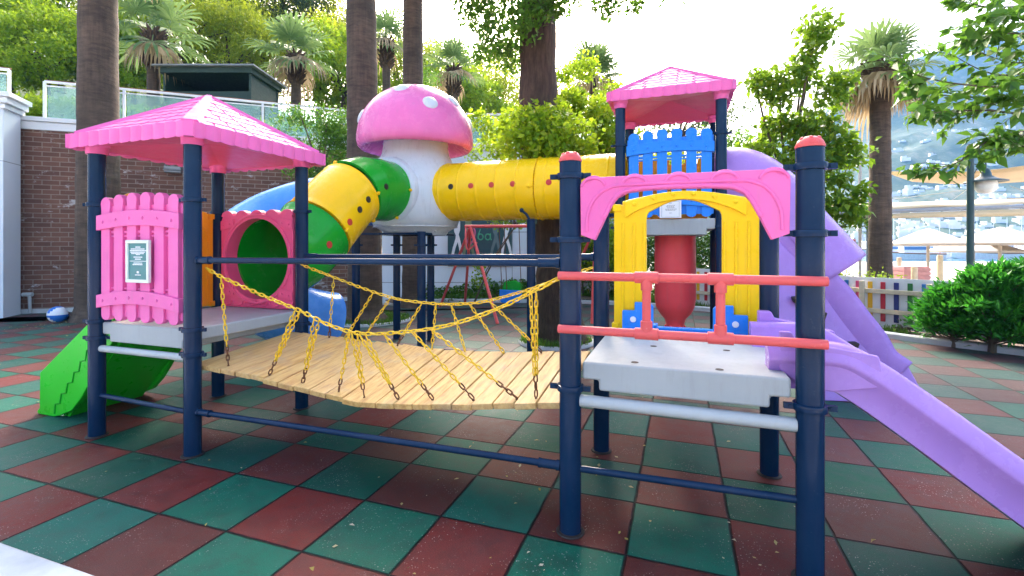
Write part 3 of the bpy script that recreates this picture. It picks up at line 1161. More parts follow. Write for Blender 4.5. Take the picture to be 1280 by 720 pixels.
crossbar(lt, (LX0 + PR - .004, LY0, .693), (LX1 - PR + .004, LY0, .693), .026, 'pipe_white', collars=False)
crossbar(lt, (LX0 + PR - .004, LY0, .325), (LX1 - PR + .004, LY0, .305), .019, 'navy', 'ground_rail', collars=False)

# ---------------- low tower without a roof (right, nearest)
rt_ = thing('play_tower', ((RX0 + RX1) / 2, .62, 0), 'low roofless play tower with yellow doorway, red rails and coral domed posts', 'play tower')
make_post(RX0, RY0, 1.94, rt_, [(1.864, 2), (1.532, 2), (.758, 2)], cap=1)
make_post(RX1, RY0, 1.94, rt_, [(1.855, 5), (1.556, 5), (.778, 5)], cap=1)
make_post(RX0, RY1, 1.90, rt_, [(1.72, 0), (.86, 0)], cap=1)
make_post(RX1, RY1, 1.90, rt_, [(1.72, 0), (.86, 0)], cap=1)
dk = make_deck(RX0 + .065, RX1 - .075, RY0 - .01, RY1 + .02, .765, .90, rt_)
cv = MB()
for x, y in ((1.53, .16), (1.93, .15), (1.60, .6), (2.0, .62)):
    cv.lathe([(.02, .9005), (.018, .902)], (x, y, 0), 14)
cv.build('bolt_hole', M['dark'], dk)
# yellow doorway
arch_panel(rt_, 'yellow', frame((1.770, RY1 + .0, 0), (1, 0, 0)), .94, .90, 1.79, 1.875, .225, 1.742, 1.818)
for s in (-1, 1):
    cx = 1.765
    e = MB()
    pts_ = [(s * .40, .915), (s * .40, 1.045), (s * .315, 1.045), (s * .315, 1.105), (s * .215, 1.105), (s * .19, 1.08), (s * .19, .915)]
    e.prism([(cx + a, b) for a, b in pts_], 1.055, 1.095)
    eo = e.build('corner_bracket', M['blue'], rt_, bevel=.006)
    q = MB()
    q.lathe([(.021, 1.054), (.019, 1.047), (.001, 1.046)], (cx + s * .325, 0, .985), 16, 'y')
    q.build('bolt', M['print_white'], eo)
# pink valance arch across the front
va = MB()
xl, xr = RX0 + PR + .006, RX1 - PR - .008
c0 = (xl + xr) / 2
hwv = (xr - xl) / 2
def vx(x):
    return x - 1.7415


half = [(1.27, 1.555), (1.266, 1.80), (1.285, 1.82), (1.31, 1.822), (1.345, 1.848)]
outer_ = [(vx(x), z) for x, z in half]
inner_ = [(vx(1.34), 1.528), (vx(1.385), 1.625), (vx(1.425), 1.705), (vx(1.455), 1.742), (vx(1.50), 1.764), (vx(1.58), 1.774), (0, 1.777)]
poly = outer_ + [(-x, z) for x, z in outer_[::-1]] + [(-x, z) for x, z in inner_[:-1]] + [inner_[-1]] + inner_[:-1][::-1]
va.prism([(x + 1.7415, z) for x, z in poly], .062, .112)
lo = [(vx(1.30), 1.57), (vx(1.305), 1.66), (vx(1.345), 1.745), (vx(1.41), 1.79), (vx(1.52), 1.803)]
lin_ = lo + [(-x, z) for x, z in lo][::-1]
va.tube(smoothpath([(1.7415 + x, .062, z) for x, z in lin_], 6), .009, 8)
# lower lip, proud of the face
lip = [(x, z + .002) for x, z in inner_[1:]] + [(-x, z + .002) for x, z in inner_[1:-1][::-1]]
va.tube(smoothpath([(1.7415 + x, .064, z + .008) for x, z in lip], 4), .012, 8)
for k in range(5):
    x = 1.7415 - .41 + k * .205
    ra = .058
    va.tube([(x + ra * math.cos(a), .062, 1.803 + .04 * math.sin(a)) for a in np.linspace(0, PI, 12)], .008, 8)
    va.prism([(x + ra * math.cos(a), 1.812 + .046 * math.sin(a)) for a in np.linspace(0, PI, 12)], .0665, .108)
va.build('arch_valance', M['pink'], rt_, bevel=.007)
# coral guard rails with tees, in front of the posts
gy = RY0 - PR - .022
gr = MB()
for z in (1.347, 1.075):
    gr.cyl((RX0 - .045, gy, z), (RX1 + .05, gy, z), .0215, n=18)
for x in (1.597, 1.925):
    gr.cyl((x, gy, 1.075), (x, gy, 1.347), .0205, n=18)
    for z, s in ((1.347, -1), (1.075, 1)):
        gr.cyl((x - .055, gy, z), (x + .055, gy, z), .0285, n=18)
        gr.cyl((x, gy, z), (x, gy, z + s * .062), .0275, n=18)
gr.build('guard_rail', M['coral'], rt_, bevel=.002)
crossbar(rt_, (RX0 + PR - .004, RY0, .695), (RX1 - PR + .004, RY0, .690), .031, 'pipe_white', collars=False)
crossbar(rt_, (RX0 + PR - .004, RY0, .338), (RX1 - PR + .004, RY0, .352), .0175, 'navy', 'ground_rail', collars=False)
# blue steps down behind the doorway
st = MB()
for x in (1.575, 2.0):
    mm = frame((x, 0, 0), (0, 1, 0))
    st.m = mm
    st.prism([(1.19, .93), (1.30, .93), (1.66, .58), (1.66, .50), (1.56, .50), (1.19, .72)], -.02, .02)
st.m = None
for k in range(2):
    st.box((1.787, 1.32 + .165 * k, .72 - .19 * k), (.40, .17, .03))
st.box((1.787, 1.20, .905), (.40, .06, .03))
st.build('rear_steps', M['blue'], rt_, bevel=.004)

# ---------------- tall tower with the small pink roof (behind)
tt = thing('play_tower', ((TX0 + TX1) / 2, (TY0 + TY1) / 2, 0), 'tallest play tower with small pink roof and blue picket panel, behind the low tower', 'play tower', 'roofed play towers')
make_post(TX0, TY0, 3.12, tt, [(2.64, 0), (1.70, 0)])
make_post(TX1, TY0, 3.12, tt, [(2.70, 0), (1.70, 0)])
make_post(TX0, TY1, 3.12, tt, [(2.64, 0), (1.70, 0)])
make_post(TX1, TY1, 3.12, tt, [(2.64, 0), (1.70, 0)])
make_deck(TX0 + .06, TX1 - .06, TY0 - .03, TY1, 1.62, 1.79, tt)
rf2 = make_roof((TX0 + TX1) / 2, (TY0 + TY1) / 2, .64, .64, 3.22, 3.66, tt)
roof_sockets(rf2, (TX0, TX1), (TY0, TY1), 3.06)
bp = picket_panel(tt, 'blue', frame((1.635, TY0 - .02, 0), (1, 0, 0)), .915, 1.81, 2.75, backed=False)
sg = MB()
sg.box((1.648, TY0 - .078, 1.892), (.225, .012, .19))
sgo = sg.build('notice_sign', M['print_white'], bp, bevel=.002)
fr = MB()
for (a, b, c, d) in ((1.556, 1.740, 1.976, 1.979), (1.556, 1.740, 1.806, 1.809), (1.556, 1.559, 1.809, 1.976), (1.737, 1.740, 1.809, 1.976)):
    fr.box(((a + b) / 2, TY0 - .0855, (c + d) / 2), (b - a, .002, d - c))
for k, (wd, z) in enumerate(((.03, 1.957), (.075, 1.935), (.085, 1.922), (.07, 1.909), (.11, 1.894), (.10, 1.882), (.025, 1.852))):
    x = 1.648 - wd / 2
    while x < 1.648 + wd / 2 - .003:
        ww = random.uniform(.008, .022)
        fr.box((x + ww / 2, TY0 - .0855, z), (ww, .002, .0055))
        x += ww + .004
fr.build('notice_text', M['print_grey'], bp)
picket_panel(tt, 'orange', frame((1.635, TY1 + .01, 0), (1, 0, 0)), .90, 1.81, 2.62, backed=True, name='rear_panel')
# hanging red punch bag below the high deck
bg = thing('punch_bag', (1.69, 3.72, .5), 'red plastic punch bag hanging under the high deck behind the yellow doorway', 'punch bag')
b_ = MB()
b_.lathe([(.235, 1.62), (.238, 1.2), (.236, .86), (.222, .76), (.18, .68), (.12, .61), (.105, .55), (.10, .52), (.07, .515), (.06, .55), (.02, .57)], (1.69, 3.72, 0), 36)
b_.build('bag_body', M['red'], bg)
q = MB()
for k in range(6):
    a = k * PI / 3
    q.ball((1.69 + .10 * math.cos(a), 3.72 + .10 * math.sin(a), .525), .022, 10)
q.build('bag_foot', M['red'], bg)

# ---------------- mushroom tower
mt = thing('mushroom_tower', (-2.0, 3.73, 0), 'raised white play pod with pink spotted mushroom cap, joining both tunnels', 'mushroom pod')
for x in (MX0, MX1):
    for y in (MY0, MY1):
        make_post(-1.95 if (x, y) == (MX1, MY1) else x, y + (.06 if (x, y) == (MX1, MY1) else 0), 1.68, mt, [(1.5, 0)])
pl = MB()
pl.box((-2.01, 3.73, 1.655), (1.0, 1.0, .03))
pl.build('base_plate', M['navy'], mt, bevel=.004)
mc = V((-1.90, 3.77, -.03))
h_ = MB()
h_.lathe([(.44, 1.67), (.46, 1.72), (.60, 1.80), (.655, 1.95), (.668, 2.15), (.66, 2.35), (.62, 2.55), (.55, 2.70), (.485, 2.84), (.46, 2.98), (.46, 3.14)], mc, 48)
hub = h_.build('stem', M['white_plastic'], mt, smooth=60)
for nm_, c_, ax in (('x', (0, 3.745, 2.245), 'x'), ('y', (-2.01, 0, 2.225), 'y')):
    f_ = MB()
    e0 = (-1.60, -1.47) if ax == 'x' else (3.30, 3.13)
    sg_ = 1 if ax == 'x' else -1
    f_.lathe([(.40, e0[0]), (.475, e0[0]), (.485, e0[0] + sg_ * .06), (.47, e0[1] - sg_ * .03), (.43, e0[1]), (.40, e0[1])], c_, 40, ax)
    f_.build('tunnel_collar', M['white_plastic'], mt, smooth=50)
sm_ = MB()
for z_, r_ in ((2.985, .463), (1.79, .60)):
    sm_.tube([(mc.x + r_ * math.cos(a), mc.y + r_ * math.sin(a), z_ - .03) for a in np.linspace(0, 2 * PI, 49)[:-1]], .008, 6, closed=True)
for k in range(10):
    a = k * PI / 5 + .2
    sm_.ball((mc.x + .47 * math.cos(a), mc.y + .47 * math.sin(a), 1.695), .018, 8)
sm_.build('stem_seam', M['white_plastic'], hub)
cp = MB()
CAPR = .836
prof = [(.44, 3.14), (.60, 3.06), (.70, 2.955), (.74, 2.915), (.785, 2.915), (.822, 2.955), (CAPR, 3.03)]
for a in np.linspace(.08, PI / 2 - .02, 16):
    prof.append((CAPR * math.cos(a) ** .92, 3.03 + .80 * math.sin(a) ** 1.0))
prof.append((.0001, 3.83))
cp.lathe(prof, mc, 56)
cap = cp.build('mushroom_cap', M['cap_pink'], mt, smooth=70)


def cap_pt(az, a):
    return mc + V((CAPR * math.cos(a) ** .92 * math.cos(az), CAPR * math.cos(a) ** .92 * math.sin(az), 3.03 + .80 * math.sin(a)))


toC = math.atan2(CAMP.y - mc.y, CAMP.x - mc.x)
for az, a in ((toC + .26, .52), (toC - .38, .92), (toC + .95, .72), (toC - 1.38, .40), (toC + 1.45, .36), (toC + 2.2, .8), (toC - 2.4, .7), (toC + 3.0, .5)):
    p = cap_pt(az, a)
    e = 1e-2
    du, dv = cap_pt(az + e, a) - p, cap_pt(az, a + e) - p
    n_ = du.cross(dv).normalized()
    if n_.dot(p - mc - V((0, 0, 3.0))) < 0:
        n_ = -n_
    qt = n_.to_track_quat('Z', 'Y').to_matrix()
    mm = Matrix.Translation(p - n_ * .012) @ qt.to_4x4()
    sp = MB(mm)
    sp.ball((0, 0, 0), .105, 20, (1, 1, .38), half=True)
    sp.build('cap_spot', M['white_plastic'], cap)


# ---------------- tunnels
def tube_frames(path):
    P = [V(p) for p in path]
    out = []
    for i, p in enumerate(P):
        a, b = P[max(i - 1, 0)], P[min(i + 1, len(P) - 1)]
        t = (b - a).normalized()
        out.append((p, t))
    return out


def tube_section(path, r, name, mat, parent, rings=(), n=40, lip=True, half=None, thick=.02):
    """hollow moulded tube along a path; rings = path fractions of raised ribs"""
    fr = tube_frames(path)
    L = [0]
    for i in range(1, len(fr)):
        L.append(L[-1] + (fr[i][0] - fr[i - 1][0]).length)
    tot = L[-1]
    mb = MB()
    for rad, flip in ((0, 0), (-thick, 1)):
        vs, fs = [], []
        for i, (p, t) in enumerate(fr):
            up = V((0, 0, 1))
            s = t.cross(up).normalized()
            u = s.cross(t).normalized()
            rr = r + rad
            if not flip:
                for f in rings:
                    dd = abs(L[i] - f * tot)
                    rr += .010 * max(0, 1 - dd / .014)
                if lip and (i == 0 or i == len(fr) - 1):
                    rr += .012
            for k in range(n):
                a = 2 * PI * k / n
                vs.append(p + (s * math.cos(a) + u * math.sin(a)) * rr)
        for i in range(len(fr) - 1):
            for k in range(n):
                l = (k + 1) % n
                fs.append((i * n + k, i * n + l, (i + 1) * n + l, (i + 1) * n + k))
        mb.add(vs, fs)
    nn = len(fr) * n
    for e in (0, (len(fr) - 1) * n):
        for k in range(n):
            l = (k + 1) % n
            mb.f.append([e + k, e + l, nn + e + l, nn + e + k])
    return mb.build(name, M[mat], parent, smooth=40)


def dense(a, b, step=.012):
    a, b = V(a), V(b)
    n = max(2, int((b - a).length / step))
    return [a.lerp(b, i / n) for i in range(n + 1)]


TZ, TR = 2.245, .405
yt = thing('crawl_tunnel', (-.15, 3.745, 0), 'straight yellow tube tunnel with a row of red dots, from mushroom to tallest tower', 'crawl tunnel')
for a, b, rg in ((-1.50, .02, (.12, .3, .48, .66, .84)), (.03, 1.10, (.12, .36, .6, .84))):
    tube_section(dense((a, 3.745, TZ), (b, 3.745, TZ)), TR, 'tube_section', 'tube_yellow', yt, rg)
for i, x in enumerate((-1.12, -.83, -.54, -.25, .22, .5)):
    d = MB()
    zc = TZ + .03
    yy = 3.745 - math.sqrt(TR ** 2 - .03 ** 2) + .004
    d.lathe([(.037, yy + .01), (.037, yy - .008), (.03, yy - .010), (.001, yy - .010)], (x, 0, zc), 20, 'y')
    d.build('porthole', M['dark'] if i == 0 else M['redhole'], yt)
for x, a in ((-1.44, .0), (-.03, -.02), (.0, 1.5), (-1.44, 2.0), (.0, -1.3)):
    d = MB()
    p = V((x, 3.745 - TR * math.cos(a), TZ + TR * math.sin(a)))
    d.ball(p, .024, 10)
    d.cyl(p - V((.04, 0, 0)), p + V((.04, 0, 0)), .009, n=8)
    d.build('tunnel_bolt', M['tube_yellow'], yt)
pb = MB()
pb.cyl((-.03, 3.42, 0), (-.03, 3.42, 1.80), .055, n=22)
pb.lathe([(.057, 1.80), (.06, 1.81), (.001, 1.825)], (-.03, 3.42, 0), 20)
pb.box((-.03, 3.46, 1.80), (.10, .12, .06))
pb.tube([(-.03, 3.40, 1.80), (-.08, 3.38, 1.89), (-.13, 3.37, 1.93)], .016, 8)
pb.ball((-.14, 3.37, 1.94), .03, 8)
pb.build('support_post', M['navy'], yt)

gt = thing('crawl_tunnel', (-2.04, 1.9, 0), 'bent green and yellow tube tunnel rising from the pink round opening to the mushroom', 'crawl tunnel')
raw = smoothpath([(-2.058, 1.255, 1.37), (-2.058, 1.44, 1.385), (-2.056, 1.62, 1.45), (-2.05, 1.90, 1.66), (-2.045, 2.18, 1.90), (-2.04, 2.42, 2.09), (-2.03, 2.62, 2.18), (-2.02, 2.85, 2.22), (-2.01, 3.16, 2.225)], 10)
ln = [0]
for i in range(1, len(raw)):
    ln.append(ln[-1] + (raw[i] - raw[i - 1]).length)
tot = ln[-1]


def cut(f0, f1):
    return [p for p, l in zip(raw, ln) if f0 * tot - 1e-6 <= l <= f1 * tot + 1e-6]


s1 = tube_section(cut(0, .33), TR, 'tube_section', 'green', gt, (.2, .93))
s2 = tube_section(cut(.335, .665), TR, 'tube_section', 'tube_yellow', gt, (.06, .94))
s3 = tube_section(cut(.67, 1.0), TR, 'tube_section', 'green', gt, (.07, .35, .65, .93))
side_holes = []
for f, par, mt_ in ((.20, s1, 'redhole'), (.385, s2, 'redhole'), (.49, s2, 'dark'), (.575, s2, 'dark'), (.76, s3, 'dark')):
    i = min(range(len(raw)), key=lambda j: abs(ln[j] - f * tot))
    t = (raw[i + 1] - raw[i - 1]).normalized()
    s = t.cross(V((0, 0, 1))).normalized()
    u = s.cross(t)
    a = R(4)
    n_ = s * math.cos(a) + u * math.sin(a)
    mm = Matrix.Translation(raw[i] + n_ * (TR - .004)) @ n_.to_track_quat('Z', 'Y').to_matrix().to_4x4()
    d = MB(mm)
    d.lathe([(.038, -.01), (.038, .008), (.03, .010), (.001, .010)], (0, 0, 0), 18)
    d.build('porthole', M[mt_], par)
for f in (.333, .667, .985):
    i = min(range(len(raw)), key=lambda j: abs(ln[j] - f * tot))
    t = (raw[i] - raw[i - 1]).normalized()
    s = t.cross(V((0, 0, 1))).normalized()
    u = s.cross(t)
    for a in (R(95), R(0), R(-60)):
        d = MB()
        p = raw[i] + (s * math.cos(a) + u * math.sin(a)) * (TR + .014)
        d.ball(p, .022, 10)
        d.cyl(p - t * .03, p + t * .03, .009, n=8)
        d.build('tunnel_bolt', M['tube_yellow'], gt)
# blue tube slide curling down behind
bs = thing('tube_slide', (-3.4, 2.6, 0), 'blue spiral tube slide curling down behind the pink round opening', 'slide')
raw2 = smoothpath([(-2.58, 3.78, 2.20), (-3.1, 3.75, 2.18), (-3.58, 3.48, 2.10), (-3.98, 3.08, 1.86), (-3.98, 2.58, 1.52), (-3.62, 2.22, 1.18), (-3.18, 2.22, .86), (-2.90, 2.48, .60), (-2.75, 2.9, .46)], 12)
k = len(raw2)
tube_section(raw2[:k // 2 + 1], .40, 'tube_section', 'slide_blue', bs, (.5,))
tube_section(raw2[k // 2 + 1:], .40, 'tube_section', 'slide_blue', bs, (.5,))

# ---------------- green steps at the left tower
gs = thing('climbing_steps', (-3.1, .6, 0), 'bright green plastic steps with zigzag side moulding, left of the pink roofed tower', 'play steps')
for y in (.27, .93):
    g = MB(frame((0, y, 0), (1, 0, 0)))
    g.prism([(-3.64, 0.0), (-3.66, .02), (-3.62, .06), (-3.615, .37), (-2.76, .98), (-2.63, 1.02), (-2.63, .72), (-2.72, .62), (-3.05, .20), (-3.18, .08), (-3.34, .02), (-3.42, 0)], -.025, .025)
    sd2 = g.build('side_panel', M['lime'], gs, bevel=.008)
    z = MB(frame((0, y, 0), (1, 0, 0)))
    zz = []
    x, zc = -3.40, .03
    zz.append((x, -.027, zc))
    while x < -2.70:
        zz += [(x + .01, -.027, zc + .085), (x + .075, -.027, zc + .10)]
        x += .085
        zc += .10
    z.tube(zz, .007, 6)
    z.build('zigzag_moulding', M['green'], sd2)
g = MB()
for k in range(8):
    x, z = -3.36 + k * .095, .09 + k * .10
    g.box((x + .05, .60, z), (.12, .61, .03))
    g.box((x + .0, .60, z - .05), (.02, .61, .10))
g.add([(-3.34, .30, .0), (-3.34, .90, .0), (-2.62, .90, .74), (-2.62, .30, .74), (-3.30, .30, .0), (-3.30, .90, .0), (-2.62, .90, .70), (-2.62, .30, .70)], [(0, 1, 2, 3), (7, 6, 5, 4), (0, 4, 5, 1), (2, 6, 7, 3), (1, 5, 6, 2), (0, 3, 7, 4)])
g.build('treads', M['lime'], gs)

# ---------------- purple straight slide at the right tower
ps = thing('slide', (3.2, .6, 0), 'straight purple open slide running down from the low tower towards the front right', 'slide')
path = smoothpath([(2.15, 0, 1.035), (2.30, 0, 1.04), (2.48, 0, 1.035), (2.62, 0, .965), (2.85, 0, .80), (3.12, 0, .592), (3.5, 0, .305), (3.72, 0, .16), (3.95, 0, .10), (4.25, 0, .10)], 8)
Y0, Y1 = .235, .90
prof = [(0, -.20), (-.008, -.11), (-.032, -.088), (-.034, -.074), (.0, -.012), (.02, .0), (.05, .004), (.075, -.006), (.085, -.03), (.085, -.10), (.13, -.155), (.2, -.172)]
hwid = Y1 - Y0
prof = prof + [(hwid - a, b) for a, b in prof[::-1]]
under = [(hwid - .0, -.222), (hwid - .10, -.235), (.10, -.235), (0, -.222)]
prof = prof + under
frs = []
for p, t in tube_frames(path):
    eb = V((-t.z, 0, t.x)).normalized()
    frs.append((V((p.x, Y0, p.z)), V((0, 1, 0)), eb))
s_ = MB()
s_.sweep(prof, frs)
s_.build('chute', M['purple'], ps, smooth=50)
e = MB(frame((0, Y0 + .012, 0), (1, 0, 0)))
e.prism([(2.20, .905), (2.20, 1.09), (2.25, 1.09), (2.275, 1.05), (2.60, 1.0), (2.62, .86), (2.42, .82), (2.30, .83)], -.028, .0)
e.build('side_cheek', M['purple'], ps, bevel=.008)
e = MB(frame((0, Y1, 0), (1, 0, 0)))
e.prism([(2.20, .905), (2.20, 1.10), (2.27, 1.10), (2.29, 1.06), (2.60, 1.0), (2.62, .86), (2.42, .82), (2.30, .83)], -.02, .05)
e.build('side_cheek', M['purple'], ps, bevel=.008)

# ---------------- purple curved slide at the tall tower
p2 = thing('slide', (3.1, 3.6, 0), 'tall purple slide with hooded top, dropping from the tallest tower', 'slide')
raw3 = smoothpath([(2.16, 3.745, 2.17), (2.38, 3.745, 2.17), (2.62, 3.74, 1.98), (2.88, 3.70, 1.60), (3.09, 3.66, 1.32), (3.28, 3.62, 1.06), (3.45, 3.60, .74), (3.60, 3.60, .44), (3.76, 3.60, .30)], 10)
fr3 = tube_frames(raw3)
HR = .425


def arc_slide(i0, i1, a0, a1, name, mat, parent, r=HR):
    vs, fs, n = [], [], 30
    sel = fr3[i0:i1]
    for (p, t) in sel:
        s = t.cross(V((0, 0, 1))).normalized()
        u = s.cross(t).normalized()
        for k in range(n + 1):
            a = a0 + (a1 - a0) * k / n
            vs.append(p + (s * math.cos(a) + u * math.sin(a)) * r)
    for i in range(len(sel) - 1):
        for k in range(n):
            fs.append((i * (n + 1) + k, i * (n + 1) + k + 1, (i + 1) * (n + 1) + k + 1, (i + 1) * (n + 1) + k))
    mb = MB()
    mb.add(vs, fs)
    return mb.build(name, mat, parent, smooth=50, solid=.022)


arc_slide(0, len(fr3), R(-195), R(15), 'chute', M['purple'], p2)
arc_slide(0, 48, R(0), R(180), 'hood', M['purple'], p2, HR + .012)
# climbing slab under it with black holds
cw = thing('climbing_slab', (2.9, 3.0, 0), 'sloping purple climbing slab with black holds, under the tall purple slide', 'climbing wall')
a0, a1 = V((2.24, 2.86, 1.62)), V((3.95, 2.86, 0.02))
dn = (a1 - a0).normalized()
wv = V((0, .40, .0))
nr = V((-.35, -1, .12)).normalized()
c_ = MB()
q0 = [V((2.22, 3.26, 1.78)), V((2.22, 3.10, 1.10)), V((3.05, 2.98, .0)), V((3.95, 3.16, .0)), V((3.80, 3.22, .35)), V((2.50, 3.28, 1.78))]
back = [p + V((.02, .05, 0)) for p in q0]
n = len(q0)
c_.add(q0 + back, [tuple(range(n)), tuple(range(n, 2 * n))[::-1]] + [(i, i + n, (i + 1) % n + n, (i + 1) % n) for i in range(n)])
c_.build('slab', M['purple'], cw, bevel=.01)
bx = (q0[3] - q0[2]).normalized()
up_ = (q0[0] - q0[1])
for u, v_ in ((2.42, 1.42), (2.62, 1.18), (2.60, .92), (2.86, .95), (2.92, .70), (3.06, .80), (3.10, .52), (3.32, .52), (3.36, .30), (3.55, .22)):
    # plane of the slab near y from a linear fit of its corners
    y = 3.27 + (-.16) * (1.78 - v_) / .68 * .62 + (u - 2.22) * .06
    d = MB()
    d.prism([(u - .05, v_ + .03), (u + .055, v_ + .04), (u + .03, v_ - .045), (u - .03, v_ - .03)], y - .10, y + .03)
    d.build('climbing_hold', M['dark'], cw, bevel=.012)

# ---------------- suspension bridge
br = thing('suspension_bridge', (-.15, .62, 0), 'plank bridge hung on yellow chains between the two front play towers', 'play bridge')
nearz = [(-1.62, .645), (-1.06, .605), (-.64, .560), (-.2, .515), (.22, .545), (.6, .585), (1.14, .655)]
farz = [(-1.62, .715), (-.6, .675), (0, .665), (.5, .68), (1.14, .735)]


def interp(tab, x):
    xs = [a for a, _ in tab]
    return float(np.interp(x, xs, [b for _, b in tab]))


NP = 21
PX0, PX1 = -1.60, 1.135
pw = (PX1 - PX0) / NP
for i in range(NP):
    x = PX0 + pw * (i + .5)
    za, zb = interp(nearz, x), interp(farz, x)
    dzn = (interp(nearz, x + .06) - interp(nearz, x - .06)) / .12
    rotm = Matrix.Rotation(math.atan2(zb - za, .90), 3, 'X') @ Matrix.Rotation(-math.atan(dzn) + random.uniform(-.02, .02), 3, 'Y')
    mb = MB()
    mb.box((x + random.uniform(-.002, .002), .625 + random.uniform(-.008, .008), (za + zb) / 2 - .018 + random.uniform(-.003, .003)), (pw - .003, .94, .036), rotm)
    mb.build('plank', M['wood'], br, bevel=.005, seg=2)


def chain_links(mb, path, pitch=.041, length=.058, width=.031, r=.0047, phase=0):
    P = [V(p) for p in path]
    seg = [(P[i + 1] - P[i]).length for i in range(len(P) - 1)]
    tot = sum(seg)
    n = max(1, round(tot / pitch))
    for i in range(n):
        s = (i + .5) / n * tot
        k = 0
        while k < len(seg) - 1 and s > seg[k]:
            s -= seg[k]
            k += 1
        c = P[k].lerp(P[k + 1], s / seg[k])
        t = (P[k + 1] - P[k]).normalized()
        a = V((0, 1, 0)) if abs(t.y) < .8 else V((1, 0, 0))
        s1 = (a - t * a.dot(t)).normalized()
        s2 = t.cross(s1)
        ang = (PI / 4 if (i + phase) % 2 else -PI / 4) + random.uniform(-.3, .3)
        w_ = s1 * math.cos(ang) + s2 * math.sin(ang)
        hw_, hl = width / 2 - r, length / 2 - r
        pts = []
        for q in range(10):
            b = 2 * PI * q / 10
            pts.append(c + w_ * math.cos(b) * hw_ + t * (math.sin(b) * hw_ + (hl - hw_) * (1 if math.sin(b) > 0.01 else -1 if math.sin(b) < -.01 else 0)))
        mb.tube(pts, r, 5, closed=True)


def sag(pts):
    return smoothpath(pts, 6)


YN, YF = .165, 1.085
near_main = [(-1.49, YN, 1.335), (-1.31, YN, 1.265), (-.95, YN, 1.155), (-.62, YN, 1.06), (-.40, YN, .985), (-.17, YN, .945), (.10, YN, .965), (.42, YN, 1.02), (.72, YN, 1.12), (.98, YN, 1.245), (1.155, YN, 1.34)]
far_main = [(-1.49, YF, 1.325), (-1.15, YF, 1.225), (-.82, YF, 1.13), (-.50, YF, 1.055), (-.2, YF, 1.03), (.05, YF, 1.03), (.30, YF, 1.06), (.62, YF, 1.15), (.90, YF, 1.25), (1.15, YF, 1.34)]
for main, col in ((near_main, 'chain'), (far_main, 'chain')):
    mb = MB()
    chain_links(mb, sag(main))
    mb.build('handrail_chain', M[col], br, smooth=60)


def main_z(main, x):
    return float(np.interp(x, [p[0] for p in main], [p[2] for p in main]))


def hanger(main, y, xa, xb, tab, yb, twin=False):
    top = V((xa, y, main_z(main, xa) - .012))
    bot = V((xb, yb, interp(tab, xb) + .012))
    for off in ((-.014, .012) if twin else (0,)):
        mb = MB()
        o = V((off, off * .8, 0))
        cut_ = top.lerp(bot, .78)
        chain_links(mb, [top + o, cut_ + o * .3], pitch=.038, length=.053, width=.028, r=.0041)
        h = mb.build('hanger_chain', M['chain'], br, smooth=60)
        if off >= 0:
            mb = MB()
            chain_links(mb, [cut_, bot], pitch=.038, length=.053, width=.029, r=.0046, phase=1)
            mb.ball(bot - V((0, 0, .008)), .009, 8)
            mb.build('rusty_links', M['rust' if random.random() < .75 else 'chain'], h, smooth=60)


for xa, xb, tw in ((-1.345, -1.335, 0), (-.66, -.95, 1), (-.50, -.66, 1), (-.24, -.365, 0), (-.20, -.165, 1), (-.14, .085, 1), (.02, .33, 0), (.22, .60, 0), (.35, .87, 0), (.985, .985, 1)):
    hanger(near_main, YN, xa, xb, nearz, .215, bool(tw))
for xa, xb in ((-1.13, -1.14), (-.72, -.97), (-.55, -.80), (-.25, -.45), (-.12, -.13), (0.02, .16), (.18, .48), (.35, .78), (1.02, 1.0)):
    hanger(far_main, YF, xa, xb, farz, 1.04)
for y, z0_, z1_ in ((LY0, 1.395, 1.408), (LY1, 1.40, 1.415)):
    crossbar(br, (LX1 + PR - .004, y, z0_), (RX0 - PR + .004, y, z1_), .0205, 'navy', 'handrail')
crossbar(br, (LX1 + PR - .004, LY0, .315), (RX0 - PR + .004, LY0, .338), .0185, 'navy', 'ground_rail')
crossbar(br, (LX1 + PR - .004, LY1, .60), (RX0 - PR + .004, LY1, .66), .018, 'navy', 'ground_rail')

# ================================================================== SETTING
def struct(name, mb, mat, **kw):
    return setp(mb.build(name, M[mat], None, **kw), kind='structure')


g = MB()
g.add([(-140, -140, -.10), (1150, -140, -.10), (1150, 1150, -.10), (-140, 1150, -.10)], [(0, 1, 2, 3)])
struct('ground', g, 'ground')
# kerb line round the far side of the rubber floor
KERB = [(9.5, 3.3), (7.6, 4.7), (6.13, 6.02), (5.30, 6.55), (4.55, 7.25), (3.80, 8.18), (3.0, 8.95), (1.8, 9.45), (.4, 9.75), (-1.19, 9.74), (-2.26, 9.34), (-3.3, 9.05), (-4.05, 8.85), (-4.55, 8.3), (-4.75, 7.7)]
WD = V((.758, .652, 0)).normalized()
WN = V((.652, -.758, 0)).normalized()
W0 = V((-11.36, 4.38, 0))
floor_poly = [(-20, -.985), (12, -.985), (12, 2.0)] + KERB + [(-5.3, 7.9), (-6.6, 8.35), (-14.5, 1.55), (-20, -2.5)]
g = MB()
n = len(floor_poly)
g.add([(x, y, 0) for x, y in floor_poly], [tuple(range(n))])
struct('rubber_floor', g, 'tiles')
kb = MB()
fr_ = []
kp = smoothpath([(x, y, 0) for x, y in KERB], 5)
for p, t in tube_frames(kp):
    s = V((-t.y, t.x, 0)).normalized()
    fr_.append((p, -s, V((0, 0, 1))))
kb.sweep([(-.0, -.05), (-.0, .075), (.015, .09), (.13, .09), (.145, .075), (.145, -.05)], fr_)
struct('kerb', kb, 'kerbwhite')
# white pavement in the near left corner
g = MB()
g.box((-4.2, -2.02, .01), (10.4, 2.06, .09))
pv = struct('pavement', g, 'kerbwhite', bevel=.02)
